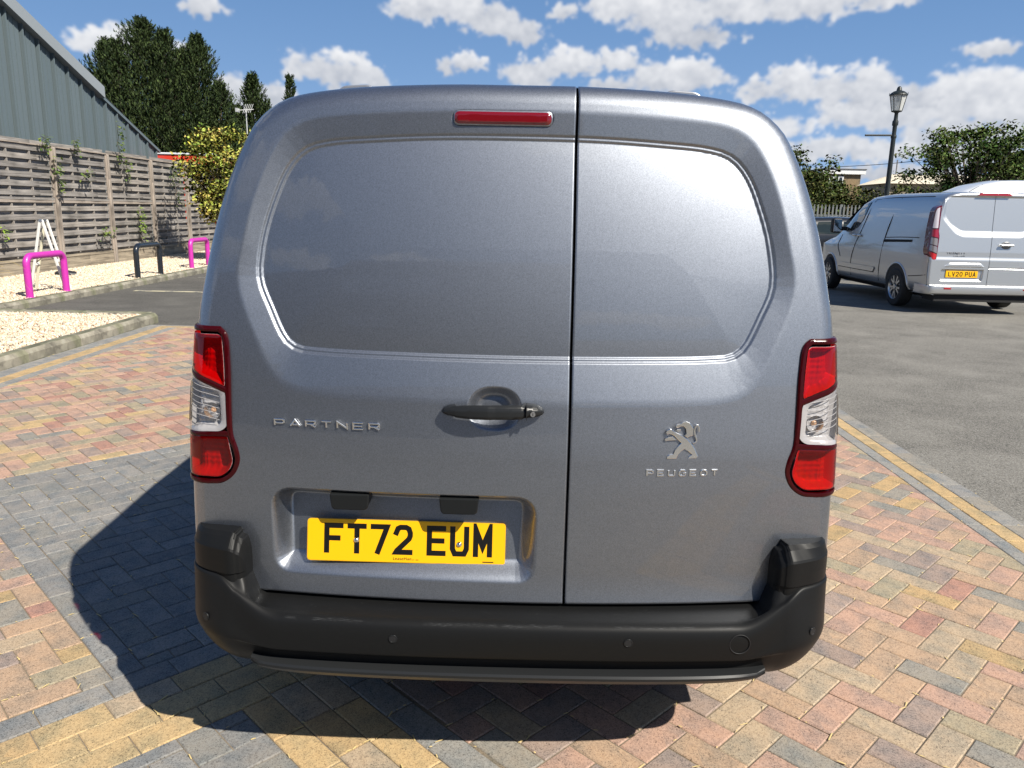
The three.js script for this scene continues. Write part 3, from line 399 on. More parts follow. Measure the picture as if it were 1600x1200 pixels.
  for (const s of [-1, 1]) {
    const at = (a, y, h) => { const x0 = Wat(y) - R; let x, z, nx, nz; if (a <= x0) { x = a; z = base(a, y); nx = 0.06; nz = 1; } else { const zb = base(x0, y), f = (a - x0) / R; if (f < Math.PI / 2) { x = x0 + R * Math.sin(f); z = zb - R * (1 - Math.cos(f)); nx = Math.sin(f); nz = Math.cos(f); } else { x = x0 + R; z = zb - R - (a - x0 - R * Math.PI / 2); nx = 1; nz = 0; } } h = h > 0 ? h * 0.5 : h; return V(s * (x + nx * h), y, z + nz * h); };
    const lamp = add('tail_lamp', (() => { // the dark red rim round the outline
      const outer = smooth([[0.742, 1.228], [0.725, 1.211], [0.717, 1.146], [0.716, 1.015], [0.713, 0.955], [0.701, 0.918], [0.697, 0.886], [0.714, 0.847], [0.748, 0.822], [0.785, 0.8165]], 60);
      const P = [...outer, [0.79, 0.816], [0.905, 0.824], [0.925, 0.85], [0.912, 1.02], [0.895, 1.20], [0.875, 1.228]];
      const Q = resample(P, 220), cx = 0.79, cy = 1.02;
      const inn = Q.map(([a, y], i) => { const p = Q[(i + 219) % 220], q = Q[(i + 1) % 220]; const l = Math.hypot(q[0] - p[0], q[1] - p[1]); let nx = -(q[1] - p[1]) / l, ny = (q[0] - p[0]) / l; if (nx * (cx - a) + ny * (cy - y) < 0 && Math.abs(nx * (cx - a) + ny * (cy - y)) > 0.02) { nx = -nx; ny = -ny; } return [nx, ny]; });
      const prof = [[0, -0.012], [0, 0.008], [0.002, 0.0125], [0.005, 0.015], [0.0105, 0.016], [0.0130, 0.0135], [0.0130, -0.01]];
      return loft(prof.map(([d, h]) => Q.map(([a, y], i) => at(a + inn[i][0] * d, y + inn[i][1] * d, h).toArray())), true, [false, false], 0.7);
    })(), M.lampRim, van);
    lamp.userData.label = s < 0 ? 'red tail lamp on the shadowed flank' : 'red tail lamp on the sunlit flank';
    const piece = (name, P, c, mat, h, dome = 0.003, parent = lamp) => { const poly = resample(P, 110); return add(name, sheet(poly, c, 16, (a, y) => { const d = Math.max(0, sd(poly, a, y)); return at(a, y, h + dome * (1 - Math.pow(1 - clamp(d / 0.015), 2))); }, { flip: s < 0 }), mat, parent); };
    const up = roundCorners([[0.738, 1.208], [0.733, 1.146], [0.731, 1.074], [0.885, 1.135], [0.878, 1.208]], 0.012), mid = roundCorners([[0.731, 1.066], [0.726, 0.978], [0.744, 0.962], [0.905, 0.952], [0.892, 1.125]], 0.012), low = roundCorners([[0.728, 0.953], [0.722, 0.912], [0.716, 0.884], [0.730, 0.856], [0.757, 0.838], [0.895, 0.838], [0.897, 0.944]], 0.014);
    piece('red_lens', up, [0.81, 1.15], M.redLens, 0.012); piece('clear_lens', mid, [0.81, 1.02], M.clearLens, 0.013); piece('red_lens', low, [0.81, 0.895], M.redLens, 0.012);
    // divider bars
    const bar = (p, q, w) => { const n = 16, rings = []; for (let k = 0; k <= n; k++) { const a = lerp(p[0], q[0], k / n), y = lerp(p[1], q[1], k / n); rings.push([[-w, -0.008], [-w, 0.012], [-w * 0.4, 0.0155], [w * 0.4, 0.0155], [w, 0.012], [w, -0.008]].map(([o, h]) => at(a, y + o, h).toArray())); } return loft(rings, false, [false, false], 0.6); };
    add('divider', bar([0.722, 1.066], [0.893, 1.134], 0.008), M.lampRim, lamp); add('divider', bar([0.718, 0.956], [0.903, 0.946], 0.007), M.lampRim, lamp);
    // inside: red and silver cavities, reflector bowls, bulbs
    const cav = (P, c, mat, depth) => { const poly = resample(P, 80); add('lamp_cavity', sheet(poly, c, 14, (a, y) => { const d = Math.max(0, sd(poly, a, y)); const rib = 0.004 * Math.abs(((y * 70) % 1 + 1) % 1 - 0.5) + 0.003 * Math.abs(((a * 60) % 1 + 1) % 1 - 0.5); return at(Math.min(a, Wat(y) + 0.02), y, 0.006 - depth * sstep(0, 0.02, d) + rib); }, { flip: s < 0 }), mat, lamp); };
    cav(up, [0.81, 1.15], M.lampInner, 0.03); cav(low, [0.81, 0.895], M.lampInner, 0.03); cav(mid, [0.81, 1.02], M.frosted, 0.022);
    const bowl = (a, y, r, mat) => { const pts = []; for (let k = 0; k <= 8; k++) { const t = k / 8; pts.push(new THREE.Vector2(0.006 + (r - 0.006) * t, 0.022 * t * t)); } const g = new THREE.LatheGeometry(pts, 18); g.rotateX(Math.PI / 2); const o = add('reflector', g, mat, lamp), p = at(a, y, -0.024); o.position.copy(p); if (y > 0.95 && y < 1.08) { const b = add('bulb', new THREE.SphereGeometry(0.008, 12, 8), M.amber, lamp); b.position.set(p.x, p.y, p.z + 0.010); } };
    bowl(0.772, 1.012, 0.022, M.reflector);
    for (let k = 0; k < 6; k++) { const pts = []; for (let i = 0; i <= 6; i++) { const t = i / 6, a = lerp(0.748, 0.835, t); pts.push(at(a, 1.066 - k * 0.015 - (0.5 - Math.abs(0.5)) + 0.018 * t, 0.0095).toArray()); } add('lens_rib', tube(pts, 0.0010, 8, 5), M.frosted, lamp); }
    add('frosted_band', (() => { const o = resample(mid, 120), c = [0.80, 1.02]; const q = o.map(p => [lerp(p[0], c[0], 0.24), lerp(p[1], c[1], 0.17)]); return loft([o.map(p => at(p[0], p[1], 0.0115).toArray()), o.map((p, i) => at(lerp(p[0], q[i][0], 0.5), lerp(p[1], q[i][1], 0.5), 0.0105).toArray()), q.map(p => at(p[0], p[1], 0.002).toArray())], true, [false, false], 0.9); })(), M.frosted, lamp);
    add('marker_reflector', sheet(resample(roundCorners([[0.846, 1.078], [0.846, 0.975], [0.872, 0.972], [0.868, 1.083]], 0.006), 40), [0.858, 1.03], 5, (a, y) => at(a, y, 0.0185), { flip: s < 0 }), M.lampRim, lamp);
  }
  // high brake light
  {
    const P = resample(roundCorners([[-0.157, 1.732], [0.080, 1.732], [0.080, 1.761], [-0.157, 1.761]], 0.0144, 8), 90), c = [-0.0385, 1.7465];
    const zt = base(-0.04, 1.7465) - 0.012;
    const rim = P.map(p => [p[0] + (p[0] < c[0] ? -0.0025 : 0.0025), p[1] + (p[1] < c[1] ? -0.003 : 0.003)]);
    const b = add('high_brake_light', sheet(P, c, 8, (x, y) => V(x, y, zt + 0.011 + 0.004 * clamp(sd(P, x, y) / 0.006)), { skirt: [0, 0, -0.02] }), phys(0.16, 0.004, 0.008, 0.12, { clearcoat: 1, clearcoatRoughness: 0.03 }), van);
    add('bezel', loft([rim.map(p => [p[0], p[1], zt - 0.004]), rim.map(p => [p[0], p[1], zt + 0.0085]), P.map(p => [p[0], p[1], zt + 0.0105])], true, [false, false], 0.8), M.paint, b);
  }
  // handle
  {
    const z = base(-0.05, 1.047) + 0.006, top = [], bot = [];
    const h = add('door_handle', (() => { const rings = []; for (let k = 0; k <= 56; k++) { const t = k / 56, x = lerp(-0.1745, 0.0775, t); const e = Math.pow(Math.max(0, 1 - Math.pow(Math.abs(t * 2 - 1), t < 0.5 ? 2.6 : 5)), 0.5); const hh = 0.002 + 0.0155 * e, mid = Math.pow(Math.sin(Math.PI * t), 0.5), out = 0.008 + 0.034 * mid * (t < 0.5 ? 1 : 0.94), back = t > 0.14 && t < 0.80 ? out - 0.016 : -0.02, yc = 1.046 + 0.003 * t - 0.004 * (1 - e); const R_ = []; for (let i = 0; i < 24; i++) { const a = i / 24 * Math.PI * 2, cx = Math.cos(a), cy = Math.sin(a), q = (c, p) => Math.sign(c) * Math.pow(Math.abs(c), p); R_.push([x, yc + hh * q(cy, 0.7), z + lerp(back, out, 0.5 + 0.5 * q(cx, 0.5)) - (cy > 0.2 && cx > 0 ? 0.004 * cy : 0)]); } rings.push(R_); } return loft(rings, true, [true, true], 0.7); })(), M.trim, van); void top; void bot;
    add('handle_seam', box(0.0335, 0.0348, 1.031, 1.066, z + 0.0, z + 0.0378), M.black, h);
    const lock = new THREE.CylinderGeometry(0.0062, 0.0062, 0.004, 20); lock.rotateX(Math.PI / 2); const l = add('lock_barrel', lock, M.steel, h); l.position.set(0.0495, 1.046, z + 0.0345);
    add('keyway', box(-0.0008, 0.0008, -0.003, 0.003, 0.0015, 0.003), M.black, l);
  }
  // number plate and its lamps
  {
    const c = document.createElement('canvas'); c.width = 2048; c.height = 437; const g = c.getContext('2d'); g.fillStyle = '#f2b200'; g.fillRect(0, 0, 2048, 437);
    g.strokeStyle = '#0b0a08'; g.lineJoin = 'miter'; g.lineCap = 'square'; const px = 2048 / 0.52; g.lineWidth = 0.0138 * px;
    let x = 0.0445; const H = 0.0655, W = 0.0365, y0 = 0.021;
    for (const ch of 'FT72 EUM') { if (ch === ' ') { x += 0.026; continue; } const w = W, lw = 0.0138; for (const st of GLYPH[ch]) { g.beginPath(); st.forEach(([a, b], i) => { const X = (x + lw / 2 + a * w) * px, Y = (0.111 - y0 - lw / 2 - b * H) * px + 0; i ? g.lineTo(X, Y) : g.moveTo(X, Y); }); if (ch === 'O') g.closePath(); g.stroke(); } x += w + lw + 0.0105; }
    g.fillStyle = '#3a2c08'; g.font = 'bold 40px sans-serif'; g.fillText('LeasePlan', 890, 410); g.font = 'bold 18px sans-serif'; g.fillText('01 - 484', 1090, 410); g.fillRect(1815, 400, 115, 12);
    const t = new THREE.CanvasTexture(c); t.colorSpace = THREE.SRGBColorSpace;
    const face = (w, h, r) => roundCorners([[-w, -h], [w, -h], [w, h], [-w, h]], r, 5);
    const pl = add('number_plate', new THREE.ExtrudeGeometry(shapeOf(face(0.26, 0.0555, 0.010)), { depth: 0.003, bevelEnabled: false }), std(0.72, 0.40, 0.01, 0.4), van);
    const f = new THREE.ShapeGeometry(shapeOf(face(0.2585, 0.054, 0.009))); { const p = f.attributes.position, uv = f.attributes.uv; for (let i = 0; i < p.count; i++) uv.setXY(i, p.getX(i) / 0.52 + 0.5, p.getY(i) / 0.111 + 0.5); } f.translate(0, 0, 0.0038);
    add('plate_face', f, phys(1, 1, 1, 0.35, { map: t, clearcoat: 0.5, clearcoatRoughness: 0.2 }), pl);
    const yc = 0.674; pl.position.set(-0.272, yc, base(-0.27, yc) - 0.036); pl.rotation.set(-0.19, 0, -0.006);
    for (const x of [-0.131, 0.139]) { const s = new THREE.SphereGeometry(0.0085, 16, 8, 0, 6.3, 0, 1.2); s.rotateX(Math.PI / 2); const m = add('screw', s, M.chrome, pl); m.position.set(x, -0.003 + (x > 0 ? 0.0 : 0.004), 0.0005); }
    for (const x of [-0.412, -0.131]) { const s = shapeOf(roundCorners([[-0.050, 0.022], [-0.046, -0.021], [0.046, -0.021], [0.050, 0.022]], [0.003, 0.012, 0.012, 0.003])); const m = add('plate_lamp', new THREE.ExtrudeGeometry(s, { depth: 0.056, bevelEnabled: true, bevelThickness: 0.003, bevelSize: 0.003, bevelOffset: -0.003, bevelSegments: 2 }), M.plastic, van); m.position.set(x, 0.795, base(x, 0.8) - 0.052); m.rotation.x = 0.05; add('lamp_glass', box(-0.03, 0.03, -0.0235, -0.0215, 0.006, 0.026), M.clearLens, m); }
  }
  // badges
  const onDoor = (g, x, y, tilt = 0) => { g.computeBoundingBox(); const a = base(x - 0.05, y), b = base(x + 0.05, y); return [x, y, (a + b) / 2 + 0.0045, tilt, Math.atan2(a - b, 0.1)]; };
  const word = (name, text, x0, width, y, hgt, w) => { const root = new THREE.Group(); root.name = name; van.add(root); const n = text.length, step = width / n; [...text].forEach((ch, i) => { const gw = step * 0.72 - w, gs = GLYPH[ch].map((st, k) => { const closed = st === oval; const q = strokeGeo(st.map(p => [p[0] * gw, p[1] * (hgt - w)]), w, closed, 0.0012, 0.0016); q.translate(0, 0, k * 0.0003); return q; }); const g = merge(gs); const x = x0 + i * step + w / 2; const [X, Y, Zz, , ry] = onDoor(g, x + gw / 2, y); const m = add('letter', g, M.chrome, root); m.position.set(x, Y, Zz + Math.tan(ry) * gw / 2); m.rotation.y = ry; }); return root; };
  word('model_badge', 'PARTNER', -0.602, 0.284, 0.987, 0.0200, 0.0044).userData.label = 'wide spaced chrome model lettering on the wider door';
  word('maker_badge', 'PEUGEOT', 0.338, 0.192, 0.884, 0.0185, 0.0044).userData.label = 'small chrome maker lettering under the lion emblem';
  {
    const k = 0.000163, T = (l) => l.map(([a, b]) => [(a - 450) * k, (460 - b) * k]);
    const ex = (l, d, bv, z) => { const g = new THREE.ExtrudeGeometry(shapeOf(T(l)), { depth: d, bevelEnabled: true, bevelThickness: bv, bevelSize: bv * 0.8, bevelOffset: -bv * 0.8, bevelSegments: 2 }); g.translate(0, 0, z); return g; };
    const body = ex([[190, 335], [205, 305], [255, 282], [285, 292], [330, 328], [400, 362], [470, 400], [530, 440], [600, 510], [652, 582], [722, 722], [688, 757], [556, 757], [574, 722], [622, 690], [560, 642], [500, 606], [450, 642], [404, 700], [382, 762], [228, 762], [234, 716], [272, 690], [325, 684], [346, 620], [390, 560], [440, 505], [380, 450], [330, 400], [290, 372], [250, 362], [215, 378]], 0.0016, 0.0018, 0);
    const arm = ex([[178, 455], [195, 425], [235, 410], [308, 402], [345, 432], [376, 464], [240, 470], [200, 482]], 0.001, 0.0013, 0);
    const head = ex([[335, 236], [352, 214], [410, 200], [440, 176], [500, 165], [560, 190], [592, 232], [622, 272], [616, 330], [620, 388], [562, 408], [536, 428], [484, 394], [512, 350], [502, 282], [462, 242], [420, 244], [384, 266], [350, 270]], 0.0014, 0.0015, 0.0002);
    const jaw = ex([[360, 290], [424, 288], [424, 314], [384, 332], [358, 320]], 0.001, 0.0009, 0.0004);
    const tail = strokeGeo(T(smooth([[622, 516], [672, 488], [680, 450], [655, 385], [640, 330], [646, 262], [668, 226], [694, 236], [704, 280], [712, 330]], 22)), 0.0042, false, 0.001, 0.0012); tail.translate(0, 0, 0.0001);
    const [X, Y, Zz, , ry] = onDoor(body, 0.4235, 0.977); const e = add('lion_emblem', merge([body, head]), M.chrome, van); e.position.set(X, Y, Zz); e.rotation.y = ry;
    add('foreleg', arm, M.chrome, e); add('jaw', jaw, M.chrome, e); add('tail', tail, M.chrome, e);
  }
  // bumper
  {
    const mid = [[0.150, 0.523], [0.110, 0.524], [0.045, 0.519], [0.022, 0.515], [0.009, 0.506], [0.002, 0.490], [0.0, 0.470], [0.004, 0.428], [0.008, 0.418], [0.032, 0.410], [0.034, 0.385], [0.040, 0.350], [0.075, 0.338], [0.25, 0.335]];
    const tow = [[0.150, 0.603], [0.090, 0.603], [0.062, 0.602], [0.044, 0.600], [0.036, 0.596], [0.031, 0.584], [0.025, 0.56], [0.012, 0.51], [0.004, 0.46], [0.012, 0.430], [0.040, 0.380], [0.082, 0.338], [0.130, 0.312], [0.25, 0.30]];
    const half = []; // plan curve of the outermost face
    for (let k = 0; k <= 60; k++) { const x = 0.70 * k / 60; half.push([x, -1.768 - 0.030 * Math.pow(x / 0.7, 2.4)]); }
    for (let k = 1; k <= 36; k++) { const a = k / 36 * 88 * DEG; half.push([0.70 + 0.158 * Math.sin(a), -1.798 - 0.185 * (1 - Math.cos(a))]); }
    for (let k = 1; k <= 10; k++) half.push([0.859 + 0.006 * k / 10, -1.985 - 0.40 * k / 10]);
    const plan = [...[...half].reverse().map(p => [-p[0], p[1]]), ...half.slice(1)];
    const cum = [0]; for (let i = 1; i < half.length; i++) cum.push(cum[i - 1] + Math.hypot(half[i][0] - half[i - 1][0], half[i][1] - half[i - 1][1]));
    const rings = plan.map((p, i) => {
      const a = plan[Math.max(0, i - 1)], b = plan[Math.min(plan.length - 1, i + 1)], l = Math.hypot(b[0] - a[0], b[1] - a[1]); const nx = -(b[1] - a[1]) / l, nz = (b[0] - a[0]) / l;   // outward
      const s = cum[Math.abs(i - (half.length - 1))];
      const prof = mid.map((m, k) => { const w = k <= 2 ? sstep(0.655, 0.705, s) : k <= 8 ? sstep(0.585, 0.79, s) : k <= 11 ? sstep(0.60, 0.70, s) : sstep(0.55, 0.8, s); const side = sstep(0.76, 0.90, s), tx = k < 9 ? lerp(tow[k][0], Math.min(tow[k][0], [0.10, 0.040, 0.022, 0.010, 0.007, 0.007, 0.006, 0.004, 0.002][k]), side) : tow[k][0]; return [lerp(m[0], tx, w), lerp(m[1], tow[k][1], w)]; });
      const c = new THREE.CatmullRomCurve3(prof.map(q => V(q[0], q[1], 0)), false, 'centripetal').getPoints(65);
      return c.map(q => [p[0] + nx * q.x * -1 * Math.sign(nz * 1 || 1) * Math.sign(1), q.y, p[1] - nz * q.x]).map((v, k) => [p[0] - nx * c[k].x, v[1], p[1] - nz * c[k].x]);
    });
    const scuff = (() => { const c = document.createElement('canvas'); c.width = c.height = 1024; const g = c.getContext('2d'); g.fillStyle = '#383838'; g.fillRect(0, 0, 1024, 1024); for (let i = 0; i < 9000; i++) { g.fillStyle = hash2(i, 41) > 0.5 ? 'rgba(90,88,84,0.25)' : 'rgba(40,40,40,0.25)'; g.fillRect(hash2(i, 42) * 1024, hash2(i, 43) * 1024, 1 + hash2(i, 44) * 3, 1 + hash2(i, 45) * 2); } for (let i = 0; i < 3200; i++) { const u = hash2(i, 21), k = hash2(i, 22); const x = 1024 * (0.5 + (k - 0.5) * 0.46), y = 1024 * (0.282 + (u - 0.5) * 0.05 * (0.3 + hash2(i, 29)) + 0.006 * Math.sin(k * 40)); if (fbm(k * 14, 3, 3) < 0.46) continue; g.fillStyle = `rgba(255,255,255,${0.05 + 0.34 * hash2(i, 23) * hash2(i, 27)})`; g.fillRect(x, y, 1 + hash2(i, 24) * 4, 0.6 + hash2(i, 25) * 1.6); } for (let i = 0; i < 500; i++) { g.strokeStyle = `rgba(225,225,220,${0.1 + 0.25 * hash2(i, 33)})`; const x = hash2(i, 31) * 1024, y = (0.02 + 0.3 * hash2(i, 32)) * 1024, a = hash2(i, 34) * 6.3, q = 1 + hash2(i, 35) * 9; g.lineWidth = 0.7; g.beginPath(); g.moveTo(x, y); g.lineTo(x + Math.cos(a) * q, y + Math.sin(a) * q); g.stroke(); } const t = new THREE.CanvasTexture(c); t.colorSpace = THREE.SRGBColorSpace; return t; })();
    const pos = [], idx = [], uv = [], n = rings[0].length; rings.forEach((r, i) => r.forEach((p, k) => { pos.push(...p); uv.push(i / (rings.length - 1), 1 - k / (n - 1)); }));
    for (let i = 0; i + 1 < rings.length; i++) for (let k = 0; k + 1 < n; k++) { const a = i * n + k, b = a + n; idx.push(a, a + 1, b + 1, a, b + 1, b); }
    const bm = M.plastic.clone(); bm.color.setRGB(0.20, 0.205, 0.21); bm.map = scuff; bm.bumpMap = null;
    const bump = add('rear_bumper', buffer(pos, idx, uv), bm, van);
    const zf = (x) => -1.768 - 0.030 * Math.pow(Math.abs(x) / 0.7, 2.4);
    // lower trim strip with tapering ends
    { const rr = []; for (let k = 0; k <= 60; k++) { const t = k / 60 * 2 - 1, x = t * 0.665, e = Math.pow(Math.max(0, 1 - Math.pow(Math.abs(t), 9)), 0.5), z = zf(x) - 0.012; const y = 0.374 + 0.008 * (1 - e); rr.push([[0.006, -0.004], [0.003, 0.012 * e], [-0.002, 0.017 * e], [-0.009, 0.016 * e], [-0.020 * e - 0.004, 0.004], [-0.024, -0.05], [0.006, -0.05]].map(([dy, dz]) => [x, y + dy, z + dz - 0.006])); } add('lower_trim', loft(rr.map(r => [...r].reverse()), true, [true, true], 0.5), M.trim, bump); }
    const sens = (x, y, z, ry) => { const g = new THREE.CylinderGeometry(0.0085, 0.0085, 0.006, 22); g.rotateX(Math.PI / 2); const m = add('parking_sensor', g, M.black, bump); m.position.set(x, y, z); m.rotation.y = ry; const t = new THREE.TorusGeometry(0.0098, 0.0011, 8, 28); const q = add('sensor_ring', t, M.trim, m); q.position.z = 0.002; };
    sens(-0.288, 0.472, zf(0.288) - 0.0005, 0); sens(0.302, 0.476, zf(0.302) - 0.0005, 0);
    for (const s of [-1, 1]) { const a = 32 * DEG; sens(s * (0.70 + 0.158 * Math.sin(a) - 0.002), 0.487, -1.798 - 0.185 * (1 - Math.cos(a)) - 0.006, s * a); }
    const cap = new THREE.TorusGeometry(0.026, 0.0012, 8, 44); const tc = add('tow_eye_cover', cap, M.black, bump); tc.position.set(0.586, 0.470, zf(0.586) + 0.0002); tc.rotation.y = 0.06;
    // corner caps above the seam
    for (const s of [-1, 1]) {
      const rr = [];
      for (let k = 0; k <= 60; k++) {
        const q = k / 60, d = 0.690 + (q < 0.4 ? Math.pow(q / 0.4, 2) * 0.055 : 0.055 + (q - 0.4) / 0.6 * 0.40); let i = 0; while (i + 2 < half.length && cum[i + 1] < d) i++; const t = (d - cum[i]) / (cum[i + 1] - cum[i]), p = [lerp(half[i][0], half[i + 1][0], t), lerp(half[i][1], half[i + 1][1], t)]; const dx = half[i + 1][0] - half[i][0], dz = half[i + 1][1] - half[i][1], l = Math.hypot(dx, dz), nx = -dz / l, nz = dx / l;
        const e = clamp((d - 0.690) / 0.050), g = Math.sqrt(1 - Math.pow(1 - e, 3)), side = sstep(0.76, 0.90, d), f = lerp(0.036, 0.011, side) + (1 - g) * 0.030, top = lerp(0.640, 0.706, g), rim = lerp(0.622, 0.668, g);
        rr.push([[f + 0.004, 0.548], [f + 0.0045, 0.6015], [f, 0.6045], [f, lerp(0.6045, rim, 0.5)], [f + 0.001, rim], [f + 0.004, rim + 0.006], [f + lerp(0.020, 0.010, side), top - 0.010], [f + lerp(0.032, 0.018, side), top], [f + 0.11, top + 0.002], [f + 0.11, 0.548]].map(([o, y]) => [s * (p[0] - nx * o), y, p[1] - nz * o]));
      }
      add('bumper_corner', loftStrips(s > 0 ? rr.map(r => [...r].reverse()) : rr), bm, bump);
    }
  }
}
// ---------------------------------------------------------------- showroom behind the camera, mirrored faintly in the van's doors
{
  const b = thing('showroom', 'dark clad showroom with a pale sign band facing the van', 'building', [0, 0, 10.5]);
  add('wall', box(-15, 1.6, 0, 4.7, 0, 8), std(0.075, 0.077, 0.083, 0.7), b);
  add('roof_edge', box(-15.15, 1.75, 4.7, 4.86, -0.15, 8.1), std(0.3, 0.3, 0.31, 0.5), b);
  for (let k = 0; k < 5; k++) { const w = add('window', box(-13.8 + k * 3, -11.2 + k * 3, 0.25, 1.25, -0.03, 0.03), M.glass, b); add('frame', box(-13.86 + k * 3, -11.14 + k * 3, 0.17, 0.25, -0.05, 0.05), std(0.2, 0.2, 0.2, 0.5), w); }
  const board = (name, text, x0, x1, y0, y1, bg, fg, ty, th) => { const c = document.createElement('canvas'); c.width = 1024; c.height = 256; const g = c.getContext('2d'); g.fillStyle = bg; g.fillRect(0, 0, 1024, 256); g.fillStyle = fg; g.font = `bold ${th}px sans-serif`; const w = g.measureText(text).width; g.fillText(text, 512 - w / 2, ty); const t = new THREE.CanvasTexture(c); t.colorSpace = THREE.SRGBColorSpace; const p = new THREE.PlaneGeometry(x1 - x0, y1 - y0); p.rotateY(Math.PI); p.translate((x0 + x1) / 2, (y0 + y1) / 2, -0.065); const o = add(name, box(x0 - 0.02, x1 + 0.02, y0 - 0.02, y1 + 0.02, -0.06, 0.02), std(0.6, 0.6, 0.6, 0.6), b); add('sign_face', p, std(1, 1, 1, 0.6, { map: t }), o); };
  board('sign_band', 'WORLD', -5.6, -2.4, 3.5, 4.25, '#c9ccd2', '#5a6070', 190, 170);
  board('banner', 'BIG &', -5.5, -3.9, 1.75, 2.35, '#d8dadd', '#585c68', 190, 170);
}
// ---------------------------------------------------------------- fence
const leafGeo = (list) => { const pos = [], nor = [], idx = [], col = []; for (const [p, d, up, L, W, c] of list) { const s = pos.length / 3; const side = V(...d).cross(V(...up)).normalize(); const D = V(...d), n = side.clone().cross(D).normalize(); if (n.y < 0) n.negate(); const put = (a, b, h) => { pos.push(p[0] + D.x * a + side.x * b + n.x * h, p[1] + D.y * a + side.y * b + n.y * h, p[2] + D.z * a + side.z * b + n.z * h); nor.push(n.x, n.y, n.z); col.push(...c); }; put(0, 0, 0); put(L * 0.5, W / 2, L * 0.06); put(L, 0, 0); put(L * 0.5, -W / 2, L * 0.06); idx.push(s, s + 1, s + 2, s, s + 2, s + 3); } return buffer(pos, idx, null, nor, col); };
const leafMat = phys(1, 1, 1, 0.95, { vertexColors: true, transmission: 0.32, thickness: 0, side: THREE.DoubleSide, specularIntensity: 0.4 });
const rvec = (r) => { const z = r() * 2 - 1, a = r() * Math.PI * 2, q = Math.sqrt(1 - z * z); return [q * Math.cos(a), z, q * Math.sin(a)]; };
const tint = (r, a, b, j = 0.15) => { const t = r(), f = 1 - j + r() * j * 2; return [0, 1, 2].map(k => lerp(a[k], b[k], t) * f); };
{
  const f = thing('timber_fence', 'tall weathered grey timber fence of woven horizontal slats', 'fence', [-9.75, 0, 0]);
  const g1 = std(0.56, 0.545, 0.525, 0.9, { map: grain }), g2 = std(0.46, 0.445, 0.43, 0.9, { map: grain }), g3 = std(0.62, 0.59, 0.55, 0.9, { map: grain }), gp = std(0.66, 0.59, 0.52, 0.88, { map: grain }), gb = std(0.62, 0.55, 0.43, 0.9, { map: grain });
  const r = rng(21), PZ = 2.185;
  const slat = (front, seed) => { const n = 6, L = PZ - 0.16, rings = []; const q = rng(seed), o = q() * 0.4; for (let k = 0; k <= n; k++) { const t = k / n, z = (t - 0.5) * L, bow = front ? 0.028 + 0.004 * Math.cos((t * 3 - 0.5) * Math.PI * 2) : -0.022, h = front ? 0.049 : 0.072, e = 0.002 * (vnoise(t * 9 + seed * 7, 1) - 0.5); rings.push([[bow - 0.004, -h + e], [bow + 0.004, -h + e], [bow + 0.005, h + e], [bow - 0.003, h + e]].map(([x, y]) => [x, y, z])); } const g = loft(rings.map(a => [...a].reverse()), true, [true, true], 0.5); const p = g.attributes.position, uv = g.attributes.uv; for (let i = 0; i < p.count; i++) uv.setXY(i, p.getZ(i) * 0.45 + o, p.getY(i) * 1.1 + o * 3); return g; };
  const FS = [1, 2, 3, 4].map(k => slat(true, k)), BS = [5, 6].map(k => slat(false, k));
  const uvz = (g, s = 1.2) => { const p = g.attributes.position, uv = g.attributes.uv; for (let i = 0; i < p.count; i++) uv.setXY(i, p.getY(i) * 0.5, (p.getX(i) + p.getZ(i)) * s); return g; };
  const postG = uvz(rbox(-0.05, 0.05, 0, 2.56, -0.05, 0.05, 0.012)), battenG = uvz(box(-0.014, 0.020, -0.52, 0.52, -0.022, 0.022));
  for (let k = 0; k < 8; k++) {
    const z0 = -12.23 - k * PZ, zc = z0 - PZ / 2;
    const post = add('post', postG, gp, f); post.position.set(0.035, 0.03, z0); post.rotation.set((r() - 0.5) * 0.012, 0, (r() - 0.5) * 0.01);
    if (k === 7) break;
    const panel = new THREE.Group(); panel.name = 'fence_panel'; f.add(panel); panel.position.set(0, 0, zc);
    const rail = (y, h, m, x0 = -0.03, x1 = 0.035, name = 'rail') => { const g = box(x0, x1, y - h / 2, y + h / 2, -PZ / 2 + 0.055, PZ / 2 - 0.055); const p = g.attributes.position, uv = g.attributes.uv; for (let i = 0; i < p.count; i++) uv.setXY(i, p.getZ(i) * 0.45, p.getY(i) * 1.3); add(name, g, m, panel); };
    rail(2.605, 0.028, gp, -0.05, 0.06, 'capping'); rail(1.505, 0.05, gp); rail(1.56, 0.045, g1); rail(0.37, 0.05, gb); rail(0.22, 0.26, gb, -0.02, 0.025, 'gravel_board');
    for (const [y0, n] of [[1.585, 6], [0.42, 6]]) {
      for (let i = 0; i < n; i++) { const m = add('slat', FS[Math.floor(r() * 4)], [g1, g2, g3, g1][Math.floor(r() * 4)], panel); m.position.set(0, y0 + 0.085 + i * 0.172, 0); m.rotation.x = (r() - 0.5) * 0.004; { const b = add('slat', BS[Math.floor(r() * 2)], [g2, g1][Math.floor(r() * 2)], panel); b.position.set(0, y0 + 0.171 + i * 0.172, 0); } }
      { const b = add('slat', BS[0], g2, panel); b.position.set(0, y0 + 0.0, 0); }
      for (const z of [-0.36, 0.36]) { const b = add('batten', battenG, g3, panel); b.position.set(0, y0 + 0.52, z); }
      for (const z of [-1, 1]) { const b = add('edge_batten', battenG, gp, panel); b.position.set(0.02, y0 + 0.52, z * (PZ / 2 - 0.075)); }
    }
  }
